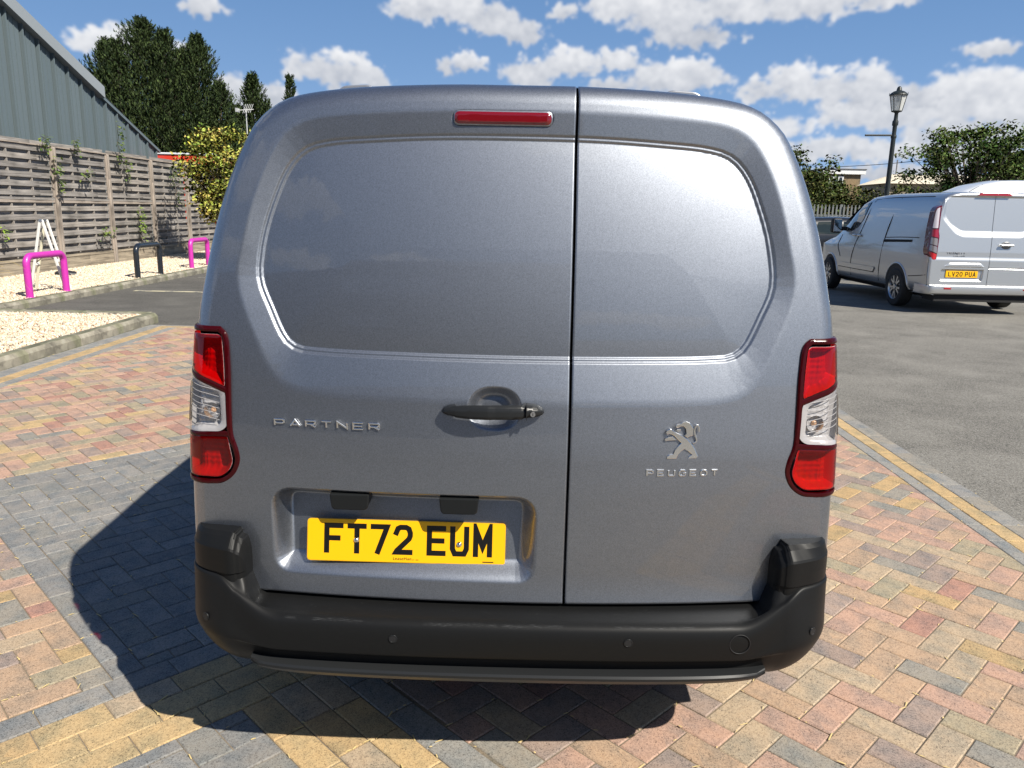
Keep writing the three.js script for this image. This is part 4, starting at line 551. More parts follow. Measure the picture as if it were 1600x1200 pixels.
  // climbers growing on and over the fence
  const ivy = (z, y, hgt, w, n, label, a = [0.07, 0.13, 0.025], b = [0.20, 0.25, 0.05]) => { const t = thing('climbing_plant', label, 'climbing plant', [-9.66, y, z], 'climbers on the timber fence'); const list = [], q = rng(Math.floor(-z * 100 + y * 10)); const stem = []; for (let k = 0; k <= 6; k++) stem.push([0.02 + q() * 0.02, hgt * k / 6, (q() - 0.5) * w * 0.5]); for (let i = 0; i < n * 0.7; i++) { const s = stem[Math.floor(q() * 7)], d = rvec(q); d[1] = -Math.abs(d[1]) * 0.6; d[0] = Math.abs(d[0]); const l = Math.hypot(...d); list.push([[s[0] + q() * 0.10, s[1] + (q() - 0.5) * 0.16, s[2] + (q() - 0.5) * w], d.map(v => v / l), [0, 1, 0.01], 0.055 + q() * 0.05, 0.04 + q() * 0.035, tint(q, a, b)]); } add('stem', tube(stem, 0.005, 12, 5), std(0.12, 0.09, 0.05, 0.9), t); add('leaves', leafGeo(list), leafMat, t); };
  ivy(-16.2, 2.55, 0.22, 0.28, 70, 'small green climber tuft on the fence capping by a post'); ivy(-17.3, 2.55, 0.24, 0.2, 60, 'small green climber tuft halfway along the fence capping'); ivy(-19.2, 2.45, 0.85, 0.32, 150, 'tall green climber rising above the fence against the cladding');
  ivy(-16.55, 1.75, 0.6, 0.22, 100, 'green climber with a pale flower trailing down a fence post'); ivy(-17.6, 2.0, 0.18, 0.3, 34, 'sparse green sprig poking through the upper slats'); ivy(-19.5, 2.05, 0.45, 0.24, 60, 'leafy sprig hanging from the fence capping');
  ivy(-20.0, 0.62, 0.75, 0.3, 120, 'bright green climber low on the fence between two posts', [0.16, 0.28, 0.03], [0.30, 0.40, 0.07]); ivy(-22.2, 1.5, 1.1, 0.55, 200, 'grey green creeper spread over the fence near the golden shrub', [0.06, 0.10, 0.03], [0.16, 0.19, 0.07]); ivy(-14.6, 0.85, 0.2, 0.12, 26, 'tiny bright sprig on a lower slat of the fence', [0.2, 0.32, 0.04], [0.3, 0.42, 0.06]); ivy(-18.3, 0.75, 0.2, 0.7, 50, 'sparse weeds threading the lower slats by a post');
  ivy(-24.3, 2.5, 1.3, 0.5, 200, 'green climber rising above the fence beside the red trailer', [0.09, 0.17, 0.02], [0.22, 0.30, 0.05]);
}
// ---------------------------------------------------------------- clad building behind the fence
{
  const b = thing('clad_building', 'grey green ribbed metal building with a sloping roof edge', 'building', [-13, 0, 0]);
  const m = [std(0.126, 0.160, 0.172, 0.5, { metalness: 0.15 }), std(0.120, 0.154, 0.166, 0.5, { metalness: 0.15 }), std(0.133, 0.167, 0.178, 0.5, { metalness: 0.15 })], trim = std(0.25, 0.275, 0.29, 0.5);
  const top = (z) => 6.22 + (z + 20.75) * 0.369, P = 0.646, r = rng(31);
  for (let k = 0; k < 20; k++) { const z1 = -16.2 - k * P, z0 = z1 - P; if (z0 < -28.8) break; const s = new THREE.Shape([[0.055, 0], [P, 0], [P, top(z1)], [0.055, top(z0 + 0.055)]].map(p => new THREE.Vector2(p[0], p[1]))); const g = new THREE.ExtrudeGeometry(s, { depth: 0.05, bevelEnabled: false }); g.rotateY(-Math.PI / 2); const o = add('cladding_panel', g, m[Math.floor(r() * 3)], b); o.position.set(0, 0, z0); const rib = box(-0.04, 0.07, 0.2, top(z0) - 0.03, -0.045, -0.006); add('rib', rib, m[0], o); for (const q of [0.25, 0.45]) add('swage', box(0, 0.014, 0.2, top(z0 + q) - 0.05, q - 0.010, q + 0.010), m[1], o); }
  add('lining', (() => { const g = new THREE.ExtrudeGeometry(shapeOf([[15.9, 0], [28.4, 0], [28.4, top(-28.4) - 0.1], [15.9, top(-15.9) - 0.1]]), { depth: 0.02, bevelEnabled: false }); g.rotateY(Math.PI / 2); g.translate(-0.12, 0, 0); return g; })(), M.dark, b);
  const bar = (za, zb, up, th, out) => { const s = new THREE.Shape([[-za, top(za) + up], [-zb, top(zb) + up], [-zb, top(zb) + up - th], [-za, top(za) + up - th]].map(p => new THREE.Vector2(...p))); const g = new THREE.ExtrudeGeometry(s, { depth: out, bevelEnabled: false }); g.rotateY(Math.PI / 2); return g; };
  add('barge_board', bar(-15.6, -25.0, 0.28, 0.33, 0.2), trim, b); add('verge_trim', bar(-25.0, -28.7, 0.05, 0.09, 0.1), m[0], b);
  add('rear_wall', box(-9, -0.06, 0, 2.9, -28.6, -28.5), m[1], b); add('roof', (() => { const g = buffer([0.1, top(-15.6) + 0.26, -15.6, -9, top(-15.6) + 0.26, -15.6, -9, top(-28.8) + 0.03, -28.8, 0.1, top(-28.8) + 0.03, -28.8], [0, 1, 2, 0, 2, 3]); return g; })(), trim, b);
}
// ---------------------------------------------------------------- hoop barriers and things on the gravel
{
  const hoop = (x, z0, z1, h, mat, label, group) => { const t = thing('hoop_barrier', label, 'barrier', [x, 0.09, (z0 + z1) / 2], group); const w = Math.abs(z1 - z0) / 2, R = 0.12, pts = [[0, -0.05, w], [0, h - R, w]]; for (let k = 1; k < 6; k++) { const a = k / 6 * Math.PI / 2; pts.push([0, h - R + R * Math.sin(a), w - R + R * Math.cos(a)]); } pts.push([0, h, w - R]); const path = new THREE.CurvePath(); const full = [...pts, ...[...pts].reverse().map(p => [p[0], p[1], -p[2]])]; for (let i = 0; i + 1 < full.length; i++) path.add(new THREE.LineCurve3(V(...full[i]), V(...full[i + 1]))); const g = new THREE.TubeGeometry(path, 150, 0.052, 14); add('hoop', g, mat, t); for (const s of [-1, 1]) { const c = new THREE.CylinderGeometry(0.075, 0.09, 0.03, 16); c.translate(0, 0.005, s * w); add('foot', c, mat, t); } };
  const pink = phys(0.50, 0.03, 0.33, 0.4, { clearcoat: 0.4, clearcoatRoughness: 0.2 }), blk = phys(0.012, 0.016, 0.022, 0.25, { clearcoat: 0.5 });
  hoop(-7.33, -11.58, -12.54, 0.62, pink, 'magenta hoop barrier beside the white trestle on the gravel', 'hoop barriers along the kerb');
  hoop(-7.34, -14.96, -15.93, 0.62, blk, 'black hoop barrier on the gravel by the kerb', 'hoop barriers along the kerb');
  hoop(-7.38, -17.55, -18.50, 0.62, pink, 'magenta hoop barrier beside the golden shrub', 'hoop barriers along the kerb');
  const t = thing('folding_trestle', 'white folding A-frame trestle standing on the gravel', 'trestle', [-7.72, 0.09, -12.75]);
  const wm = std(0.72, 0.71, 0.66, 0.6), wr = std(0.62, 0.58, 0.42, 0.7);
  const leg = (a, b, m) => { const A = V(...a), B = V(...b), g = new RoundedBoxGeometry(0.040, A.distanceTo(B), 0.026, 2, 0.007); g.applyQuaternion(new THREE.Quaternion().setFromUnitVectors(V(0, 1, 0), B.clone().sub(A).normalize())); g.translate((A.x + B.x) / 2, (A.y + B.y) / 2, (A.z + B.z) / 2); add('leg', g, m, t); };
  for (const z of [-0.07, 0.06]) { leg([-0.27, 0, z + 0.02], [-0.01, 1.13, z], z > 0 ? wm : wr); leg([0.30, 0, z], [0.02, 1.13, z], wm); }
  add('crossbar', rbox(-0.20, -0.16, 0.40, 0.45, -0.07, 0.06, 0.008), wm, t); add('crossbar', rbox(0.155, 0.195, 0.46, 0.51, -0.07, 0.06, 0.008), wm, t); add('hinge', box(-0.02, 0.03, 1.10, 1.14, -0.09, 0.08), M.steel, t); add('stay', tube([[-0.17, 0.44, 0.03], [0, 0.55, 0.03], [0.17, 0.50, 0.03]], 0.006, 12, 6), M.dark, t);
  const bag = new THREE.IcosahedronGeometry(0.14, 3); { const p = bag.attributes.position; for (let i = 0; i < p.count; i++) { const x = p.getX(i), y = p.getY(i), z = p.getZ(i), n = 0.6 + fbm(x * 14 + 5, z * 14 + y * 9 + 8, 3) * 0.8; p.setXYZ(i, x * n * 1.3, y * n * 0.45, z * n); } bag.computeVertexNormals(); }
  const bg = new THREE.Mesh(bag, std(0.02, 0.021, 0.023, 0.45)); bg.name = 'plastic_bag'; bg.position.set(-8.95, 0.14, -15.3); bg.userData = { label: 'crumpled black plastic bag on the gravel by the fence', category: 'bag' }; scene.add(bg);
  // golden grass at the edge of the bed
  const gr = thing('ornamental_grass', 'golden ornamental grass with long arching blades on the gravel', 'grass', [-8.2, 0.08, -10.9]); const q = rng(41), pos = [], idx = [], col = [];
  for (let i = 0; i < 150; i++) { const a = q() * 6.283, L = 0.6 + q() * 0.85, lean = 0.35 + q() * 0.9, w = 0.008 + q() * 0.010, c = tint(q, [0.42, 0.30, 0.07], [0.62, 0.48, 0.16]); const dx = Math.cos(a), dz = Math.sin(a), s = pos.length / 3; for (let k = 0; k <= 6; k++) { const t = k / 6, rr = L * Math.sin(lean * t) * 0.9 + t * 0.05, y = L * t * Math.cos(lean * t * 1.15) * 0.85, ww = w * (1 - t * 0.9); pos.push(dx * rr - dz * ww, y, dz * rr + dx * ww, dx * rr + dz * ww, y + 0.002, dz * rr - dx * ww); col.push(...c, ...c); if (k) { const e = s + k * 2; idx.push(e - 2, e - 1, e, e, e - 1, e + 1); } } }
  add('blades', buffer(pos, idx, null, null, col), leafMat, gr);
}
// ---------------------------------------------------------------- trees and shrubs
const barkM = std(0.10, 0.078, 0.058, 0.95);
function conifer(label, x, z, leaders, n, seed, a = [0.046, 0.086, 0.028], b = [0.130, 0.180, 0.058]) {
  const t = thing('conifer', label, 'tree', [x, 0, z], 'conifers beyond the fence'); const q = rng(seed), list = [], limbs = [];
  for (const [dx, dz, H, R, share] of leaders) {
    limbs.push(rod([dx, 0, dz], [dx, H * 0.95, dz], 0.15, 0.02, 7));
    const N = Math.floor(n * share / 3);
    for (let i = 0; i < N; i++) {         // a bough: it leaves the stem, rises and carries sprays along its outer half
      const hN = Math.pow((i + q()) / N, 0.85), y = H * (0.05 + 0.95 * hN), an = q() * 6.283, spike = q() < 0.2 ? 1.12 : 1, rad = spike * R * Math.pow(1 - hN, 0.92) * (0.45 + 0.85 * vnoise(an * 1.6 + seed, y * 0.8 + dx * 3)) + 0.10, rise = rad * (0.6 + 0.6 * q()) + 0.15;
      const ox = Math.cos(an), oz = Math.sin(an); if (i % 6 === 0) limbs.push(rod([dx, y - rad * 0.25, dz], [dx + ox * rad * 0.7, y + rise * 0.35, dz + oz * rad * 0.7], 0.025, 0.008, 4));
      for (let m = 0; m < 7; m++) {
        const u = 0.30 + 0.70 * m / 6, px = dx + ox * rad * u + (q() - 0.5) * 0.16, pz = dz + oz * rad * u + (q() - 0.5) * 0.16, py = y + rise * u * u + (q() - 0.5) * 0.14, out = [ox * 0.6, 0.75 + 0.4 * u, oz * 0.6], l = Math.hypot(...out), D = out.map(v => v / l), S = 0.17 + 0.17 * q(), c = tint(q, a, b, 0.2);
        for (let k = 0; k < 7; k++) { const s = k / 7, jit = rvec(q), d = [D[0] + jit[0] * 0.6, D[1] + jit[1] * 0.5, D[2] + jit[2] * 0.6], dl = Math.hypot(...d); list.push([[px + D[0] * S * s, py + D[1] * S * s, pz + D[2] * S * s], d.map(v => v / dl), rvec(q), S * (0.8 - 0.4 * s), 0.032 + 0.022 * q(), c]); }
      }
    }
    for (let k = 0; k < 26; k++) { const s = k / 26, jit = rvec(q), d = [jit[0] * 0.5, 1, jit[2] * 0.5], dl = Math.hypot(...d); list.push([[dx, H * 0.94 + s * 0.75, dz], d.map(v => v / dl), rvec(q), 0.28 * (1 - s * 0.5), 0.05, tint(q, a, b, 0.2)]); }
  }
  add('trunk', merge(limbs), barkM, t); add('crown', leafGeo(list), leafMat, t);
}
conifer('big dark green conifer with a ragged many-tipped crown', -21.3, -46, [[0.1, 0, 11.0, 4.4, 0.32], [-1.7, 0.4, 9.8, 3.6, 0.22], [1.4, 0.3, 10.4, 3.6, 0.2], [-0.8, 1.2, 9.7, 2.8, 0.14], [-2.6, -0.5, 8.2, 2.8, 0.12]], 8600, 51);
conifer('narrower dark conifer standing against the big one', -18.4, -46.5, [[0, 0, 10.3, 3.4, 0.4], [1.2, 0.2, 7.8, 2.6, 0.25], [-1.0, -0.2, 9.6, 2.8, 0.25], [-1.9, 0.3, 8.8, 2.4, 0.1]], 5600, 52);
conifer('distant conifer standing behind the television aerial', -16.9, -51, [[0, 0, 9.0, 2.3, 0.6], [-0.9, 0.3, 7.0, 2.0, 0.25], [0.8, 0, 7.6, 1.5, 0.15]], 2800, 53);
conifer('far slim conifer showing just above the van roof', -17.4, -61, [[0, 0, 10.6, 1.3, 1]], 800, 54);
conifer('low dark conifer filling the gap behind the golden shrub', -15.9, -43, [[0, 0, 4.9, 2.0, 0.6], [1.3, 0, 4.2, 1.5, 0.4]], 1800, 55);
function broadleaf(name, label, category, x, z, H, R, { base = 0.25, clumps = 40, leaves = 120, size = 0.16, spread = 0.55, seed = 1, a = [0.05, 0.10, 0.02], b = [0.14, 0.19, 0.045], flat = 1, group, trunk = 0.12 } = {}) {
  const t = thing(name, label, category, [x, 0, z], group), q = rng(seed), list = [], limbs = [];
  limbs.push(rod([0, 0, 0], [0.1, H * base * 1.3, 0], trunk, trunk * 0.6, 8));
  for (let i = 0; i < clumps; i++) {
    const d = rvec(q), f = Math.pow(q(), 0.38), cy = H * (base + (1 - base) * 0.5), ry = H * (1 - base) * 0.5; const n = 0.75 + 0.5 * q(); const p = [d[0] * R * f * n, cy + d[1] * ry * f * (d[1] > 0 ? 0.92 : 1), d[2] * R * f * n * flat];
    const m = [p[0] * 0.45, lerp(H * base, p[1], 0.5), p[2] * 0.45]; limbs.push(rod([0.05, H * base * 0.9, 0], m, trunk * 0.42, trunk * 0.22, 5), rod(m, p, trunk * 0.22, trunk * 0.06, 5));
    const c0 = tint(q, a, b, 0.1);
    for (let k = 0; k < leaves; k++) { const o = rvec(q), w = spread * Math.pow(q(), 0.5) * (0.7 + 0.6 * q()), dl = rvec(q); dl[1] = dl[1] * 0.6 - 0.25; const l = Math.hypot(...dl); list.push([[p[0] + o[0] * w * 1.2, p[1] + o[1] * w * 0.75, p[2] + o[2] * w * 1.2], dl.map(v => v / l), rvec(q), size * (0.6 + 0.8 * q()), size * (0.35 + 0.4 * q()), c0.map(v => v * (0.8 + 0.4 * q()))]); }
  }
  add('trunk', merge(limbs), barkM, t); add('crown', leafGeo(list), leafMat, t); return t;
}
broadleaf('golden_shrub', 'golden variegated shrub with bright yellow leaves by the fence', 'shrub', -7.62, -20.4, 3.45, 0.98, { base: 0.30, clumps: 70, leaves: 120, size: 0.095, spread: 0.30, seed: 61, a: [0.72, 0.66, 0.16], b: [0.34, 0.40, 0.07], trunk: 0.05 });
broadleaf('green_shrub', 'small dark green shrub tucked behind the golden shrub', 'shrub', -7.8, -20.9, 2.5, 0.8, { base: 0.35, clumps: 22, leaves: 60, size: 0.10, spread: 0.30, seed: 62, a: [0.05, 0.085, 0.02], b: [0.16, 0.19, 0.03], trunk: 0.04 });
broadleaf('tree', 'leafy tree beside the flat roofed house', 'tree', 15.2, -46, 5.6, 2.4, { base: 0.12, clumps: 70, leaves: 80, size: 0.2, spread: 0.6, seed: 63, a: [0.075, 0.11, 0.026], b: [0.17, 0.20, 0.05] });
broadleaf('tree', 'open crowned tree rising behind the parked vans', 'tree', 19.6, -35.5, 5.75, 2.6, { base: 0.28, clumps: 110, leaves: 95, size: 0.16, spread: 0.46, seed: 64, a: [0.085, 0.14, 0.035], b: [0.19, 0.26, 0.07] });
broadleaf('tree', 'spreading tree at the end of the hedge', 'tree', 23.6, -36.5, 5.5, 2.5, { base: 0.25, clumps: 110, leaves: 95, size: 0.16, spread: 0.48, seed: 65, a: [0.075, 0.13, 0.035], b: [0.17, 0.235, 0.065] });
broadleaf('tree', 'rounded green tree between the house and low hall', 'tree', 23.2, -62, 4.9, 2.6, { base: 0.1, clumps: 46, leaves: 60, size: 0.24, spread: 0.6, seed: 66, a: [0.08, 0.12, 0.025], b: [0.17, 0.21, 0.05] });
for (const [x, h, s] of [[-13.5, 5.2, 1], [-8.6, 4.6, 2], [-3.4, 5.4, 3], [2.2, 4.8, 4], [7.4, 5.3, 5], [11.8, 4.7, 6]]) broadleaf('tree', 'leafy tree in the row closing the far end of the car park', 'tree', x, -64, h, 3.1, { base: 0.08, clumps: 34, leaves: 60, size: 0.3, spread: 0.8, seed: 120 + s, a: [0.06, 0.09, 0.022], b: [0.15, 0.18, 0.05], group: 'trees at the far end of the car park' });
{ // the hedge: a mass of bushes
  const spec = [[12.6, -40, 3.3, 1.8], [14.6, -40.5, 3.0, 1.8], [16.6, -40, 3.2, 1.9], [18.6, -40.5, 3.1, 1.8], [20.6, -40, 3.15, 1.9], [22.6, -40.5, 3.1, 1.9], [24.8, -40, 3.2, 2.0], [27.2, -40.5, 3.2, 2.0]];
  spec.forEach(([x, z, h, R], i) => broadleaf('hedge_bush', 'dark green bush in the long hedge behind the vehicles', 'bush', x, z, h, R, { base: 0.05, clumps: 44, leaves: 62, size: 0.17, spread: 0.45, seed: 80 + i, a: [0.065, 0.09, 0.022], b: [0.18, 0.20, 0.055], group: 'bushes of the hedge', trunk: 0.07 }));
}
// ---------------------------------------------------------------- lamp post, palisade, buildings and the aerial
{
  const t = thing('street_lamp', 'black Victorian style street lamp with glass lantern and ladder bar', 'street lamp', [8.55, 0, -19]); const bm = std(0.014, 0.019, 0.018, 0.45);
  const L = (pts, seg = 16) => new THREE.LatheGeometry(pts.map(p => new THREE.Vector2(...p)), seg);
  add('post', L([[0.16, 0], [0.16, 0.05], [0.12, 0.08], [0.12, 0.7], [0.085, 0.8], [0.075, 0.9], [0.058, 1.2], [0.050, 3.3], [0.062, 3.32], [0.062, 3.36], [0.046, 3.4], [0.048, 3.58], [0.066, 3.60], [0.066, 3.68], [0.045, 3.72], [0.04, 3.86], [0.085, 3.90]]), bm, t);
  const lan = add('lantern', L([[0.0, 3.885], [0.10, 3.885], [0.118, 3.90], [0.118, 3.915], [0.0, 3.915]], 6), bm, t);
  const glass = new THREE.CylinderGeometry(0.178, 0.108, 0.34, 6, 1, true); glass.translate(0, 4.085, 0); add('lantern_glass', toCreasedNormals(glass, 0.2), phys(0.86, 0.86, 0.82, 0.35, { transmission: 0.55, thickness: 0, side: THREE.DoubleSide }), lan);
  for (let k = 0; k < 6; k++) { const a = k * Math.PI / 3, c = Math.sin(a), s = Math.cos(a); add('glazing_bar', rod([c * 0.110, 3.91, s * 0.110], [c * 0.182, 4.26, s * 0.182], 0.008, 0.008, 5), bm, lan); add('finial', rod([c * 0.19, 4.25, s * 0.19], [c * 0.195, 4.31, s * 0.195], 0.010, 0.004, 5), bm, lan); }
  add('lantern_roof', L([[0.195, 4.245], [0.198, 4.265], [0.165, 4.30], [0.115, 4.335], [0.06, 4.35], [0.055, 4.38], [0.045, 4.42], [0.02, 4.445], [0, 4.45]], 18), bm, lan);
  const bulb = new THREE.CylinderGeometry(0.035, 0.04, 0.12, 10); bulb.translate(0, 4.17, 0); add('lamp_holder', bulb, std(0.5, 0.5, 0.48, 0.5), lan);
  add('ladder_bar', rod([-0.66, 3.365, 0], [-0.03, 3.375, 0], 0.022, 0.022, 8), bm, t);
}
{
  const t = thing('palisade_fence', 'grey steel palisade fence in front of the hedge', 'fence', [0, 0, -33.5]), gm = std(0.17, 0.18, 0.175, 0.55, { metalness: 0.3 }); const pale = merge([box(-0.034, 0.034, 0, 1.85, -0.006, 0.006), box(-0.02, 0.02, 1.85, 1.93, -0.005, 0.005)]);
  for (let k = 0; k < 60; k++) { const m = add('pale', pale, gm, t); m.position.set(10.6 + k * 0.155, 0.05, 0); }
  for (const y of [0.4, 1.55]) add('rail', box(10.4, 20, y - 0.025, y + 0.025, -0.05, -0.008), gm, t); for (let k = 0; k < 4; k++) add('post', box(10.5 + k * 2.75, 10.6 + k * 2.75, 0, 2.0, -0.13, -0.055), gm, t);
}
{
  const b = thing('flat_roofed_house', 'tan brick house with white fascia and a white framed window', 'house', [0, 0, -70]);
  const wall = std(0.30, 0.215, 0.12, 0.9, { map: speckle }), wh = std(0.72, 0.72, 0.70, 0.6);
  add('wall', box(25.9, 29.1, 0, 5.05, -6, 0), wall, b); add('fascia', box(25.75, 29.4, 5.05, 5.42, -6.2, 0.25), wh, b); add('roof', box(25.7, 29.45, 5.42, 5.5, -6.25, 0.3), std(0.1, 0.1, 0.1, 0.8), b); add('side_wing', box(23.4, 25.88, 0, 5.2, -6, -0.6), std(0.12, 0.095, 0.065, 0.9), b); add('downpipe', box(26.0, 26.08, 0, 5.05, 0.01, 0.09), wh, b);
  const w = add('window', box(26.45, 27.55, 3.78, 4.82, 0.0, 0.05), M.glass, b); for (const [x0, x1, y0, y1] of [[26.38, 27.62, 4.78, 4.88], [26.38, 27.62, 3.68, 3.80], [26.38, 26.50, 3.8, 4.78], [27.50, 27.62, 3.8, 4.78], [26.72, 26.80, 3.8, 4.78], [27.16, 27.24, 3.8, 4.78]]) add('frame', box(x0, x1, y0, y1, 0.02, 0.09), wh, w);
}
{
  const b = thing('low_hall', 'low hall with a pale cream pitched roof behind the hedge', 'building', [0, 0, -60]);
  add('wall', box(27.0, 41, 0, 3.95, -5, 0), std(0.32, 0.27, 0.19, 0.9), b);
  add('roof', buffer([26.6, 3.95, 0.4, 41.3, 3.95, 0.4, 40.6, 4.75, -2.5, 28.4, 4.75, -2.5, 26.9, 3.95, -5.4, 41.3, 3.95, -5.4], [0, 1, 2, 0, 2, 3, 3, 2, 5, 3, 5, 4, 0, 3, 4, 1, 5, 2]), std(0.62, 0.55, 0.42, 0.85), b); add('flue', rod([28.6, 4.7, -2.4], [28.6, 5.8, -2.4], 0.05, 0.05, 6), std(0.2, 0.2, 0.2, 0.6), b);
  const c = thing('overhead_cable', 'thin overhead cable crossing behind the street lamp', 'cable'); const pts = []; for (let k = 0; k <= 20; k++) { const t = k / 20; pts.push([lerp(22.4, 34, t), lerp(5.02, 7.0, t) - 0.5 * Math.sin(Math.PI * t), lerp(-60, -52, t)]); } add('wire', tube(pts, 0.022, 40, 5), M.dark, c);
}
{
  const t = thing('television_aerial', 'pale television aerial on a thin mast in front of conifers', 'aerial', [-13.6, 0, -40]), m = std(0.55, 0.55, 0.53, 0.5, { metalness: 0.4 });
  add('mast', rod([0, 0, 0], [-0.02, 6.1, 0], 0.035, 0.03, 6), m, t); add('boom', rod([-0.42, 5.98, 0.1], [0.32, 6.06, -0.1], 0.025, 0.025, 6), m, t); for (let k = 0; k < 5; k++) add('element', rod([-0.1 + k * 0.09, 5.83 + k * 0.01, 0.25], [-0.1 + k * 0.09, 6.32, -0.25], 0.012, 0.012, 5), m, t); add('reflector', box(-0.46, -0.36, 5.9, 6.08, -0.1, 0.25), m, t);
}
// ---------------------------------------------------------------- parked vehicles
Object.assign(GLYPH, { I: [[[0.5, 0], [0.5, 1]]], S: [[[1, 0.85], [0.85, 1], [0.15, 1], [0, 0.85], [0, 0.62], [0.15, 0.5], [0.85, 0.5], [1, 0.38], [1, 0.15], [0.85, 0], [0.15, 0], [0, 0.15]]], C: [[[1, 0.85], [0.85, 1], [0.15, 1], [0, 0.8], [0, 0.2], [0.15, 0], [0.85, 0], [1, 0.15]]] });
const silver = phys(0.56, 0.57, 0.575, 0.38, { metalness: 0.85, clearcoat: 1, clearcoatRoughness: 0.03 }), whitePaint = phys(0.74, 0.75, 0.76, 0.35, { clearcoat: 1, clearcoatRoughness: 0.03 }), blackPaint = phys(0.012, 0.013, 0.015, 0.3, { clearcoat: 1, clearcoatRoughness: 0.03 });
function shell(spec) {   // spec.section: half outline from floor centre to roof centre; spec.stations: [z, width factor, top, floor lift]
  const { section, stations, knee, top0, lean } = spec;
  const st = (z) => { let i = 0; while (i + 2 < stations.length && z < stations[i + 1][0]) i++; const a = stations[i], b = stations[i + 1], t = clamp((z - a[0]) / (b[0] - a[0])); return [1, 2, 3].map(k => lerp(a[k], b[k], t)); };
  const P = smooth(section, 44); const ring = (z) => { const [w, top, fl] = st(z); const q = P.map(([x, y]) => [x * w, y > knee ? knee + (y - knee) * (top - knee) / (top0 - knee) : y + fl * (knee - y)]); const l = z > -0.8 ? (z + 0.8) / 0.8 : 0; const pt = ([x, y]) => [x, y, z - lean * Math.max(0, y - 1.0) * l]; return [...q.map(pt), ...[...q].reverse().slice(1).map(([x, y]) => pt([-x, y]))]; };
  const zs = []; for (let i = 0; i + 1 < stations.length; i++) { const n = Math.max(1, Math.round((stations[i][0] - stations[i + 1][0]) / 0.14)); for (let k = 0; k < n; k++) zs.push(lerp(stations[i][0], stations[i + 1][0], k / n)); } zs.push(stations[stations.length - 1][0]);
  const sideX = (z, y) => { const [w, top] = st(z); const yy = y > knee ? knee + (y - knee) * (top0 - knee) / (top - knee) : y; let best = 0; for (let i = 0; i + 1 < P.length; i++) { const a = P[i], b = P[i + 1]; if ((a[1] - yy) * (b[1] - yy) <= 0 && a[1] !== b[1]) best = Math.max(best, lerp(a[0], b[0], (yy - a[1]) / (b[1] - a[1]))); } return best * w; };
  return { geo: loft(zs.map(ring), true, [true, true], 0.55), sideX, outline: P, st };
}
function wheel(parent, x, y, z, R, s, rimMat, spokes = 10) {
  const t = new THREE.LatheGeometry([[R * 0.64, -0.10], [R * 0.92, -0.105], [R * 0.985, -0.085], [R, -0.03], [R, 0.03], [R * 0.985, 0.085], [R * 0.92, 0.105], [R * 0.64, 0.10]].map(p => new THREE.Vector2(...p)), 44); t.rotateZ(-Math.PI / 2 * s); const w = add('wheel', t, M.rubber, parent); w.position.set(x, y, z);
  const parts = []; const rim = new THREE.LatheGeometry([[R * 0.60, 0.02], [R * 0.655, 0.095], [R * 0.63, 0.10], [R * 0.56, 0.04], [R * 0.56, -0.05]].map(p => new THREE.Vector2(...p)), 44); parts.push(rim); for (let k = 0; k < spokes; k++) { const g = new THREE.BoxGeometry(R * 0.10, 0.02, R * 0.50); g.translate((k % 2 ? 0.4 : -0.4) * R * 0.10, 0.075, R * 0.35); g.rotateY(k / spokes * Math.PI * 2); parts.push(g); } const hub = new THREE.CylinderGeometry(R * 0.13, R * 0.15, 0.03, 18); hub.translate(0, 0.08, 0); parts.push(hub); const g = merge(parts); g.rotateZ(-Math.PI / 2 * s); add('rim', g, rimMat, w); const d = new THREE.CylinderGeometry(R * 0.6, R * 0.6, 0.02, 30); d.rotateZ(Math.PI / 2); d.translate(-s * 0.0, 0, 0); add('brake', d, M.dark, w); return w;
}
const vanSection = [[0, 0.30], [0.60, 0.30], [0.88, 0.31], [0.945, 0.38], [0.965, 0.52], [0.975, 0.80], [0.968, 1.02], [0.958, 1.10], [0.930, 1.35], [0.880, 1.65], [0.835, 1.79], [0.765, 1.89], [0.63, 1.94], [0.3, 1.962], [0, 1.967]];
function sidePatch(name, poly, c, mat, parent, sx, s, off, n = 70, rings = 7) { return add(name, sheet(resample(poly, n), c, rings, (z, y) => V(s * (sx(z, y) + off), y, z), { flip: s > 0, eps: 0.004 }), mat, parent); }
function sideStrip(name, pts, w, mat, parent, sx, s, off) { return add(name, tube(pts.map(([z, y]) => [s * (sx(z, y) + off), y, z]), w, Math.max(8, pts.length * 5), 6), mat, parent); }
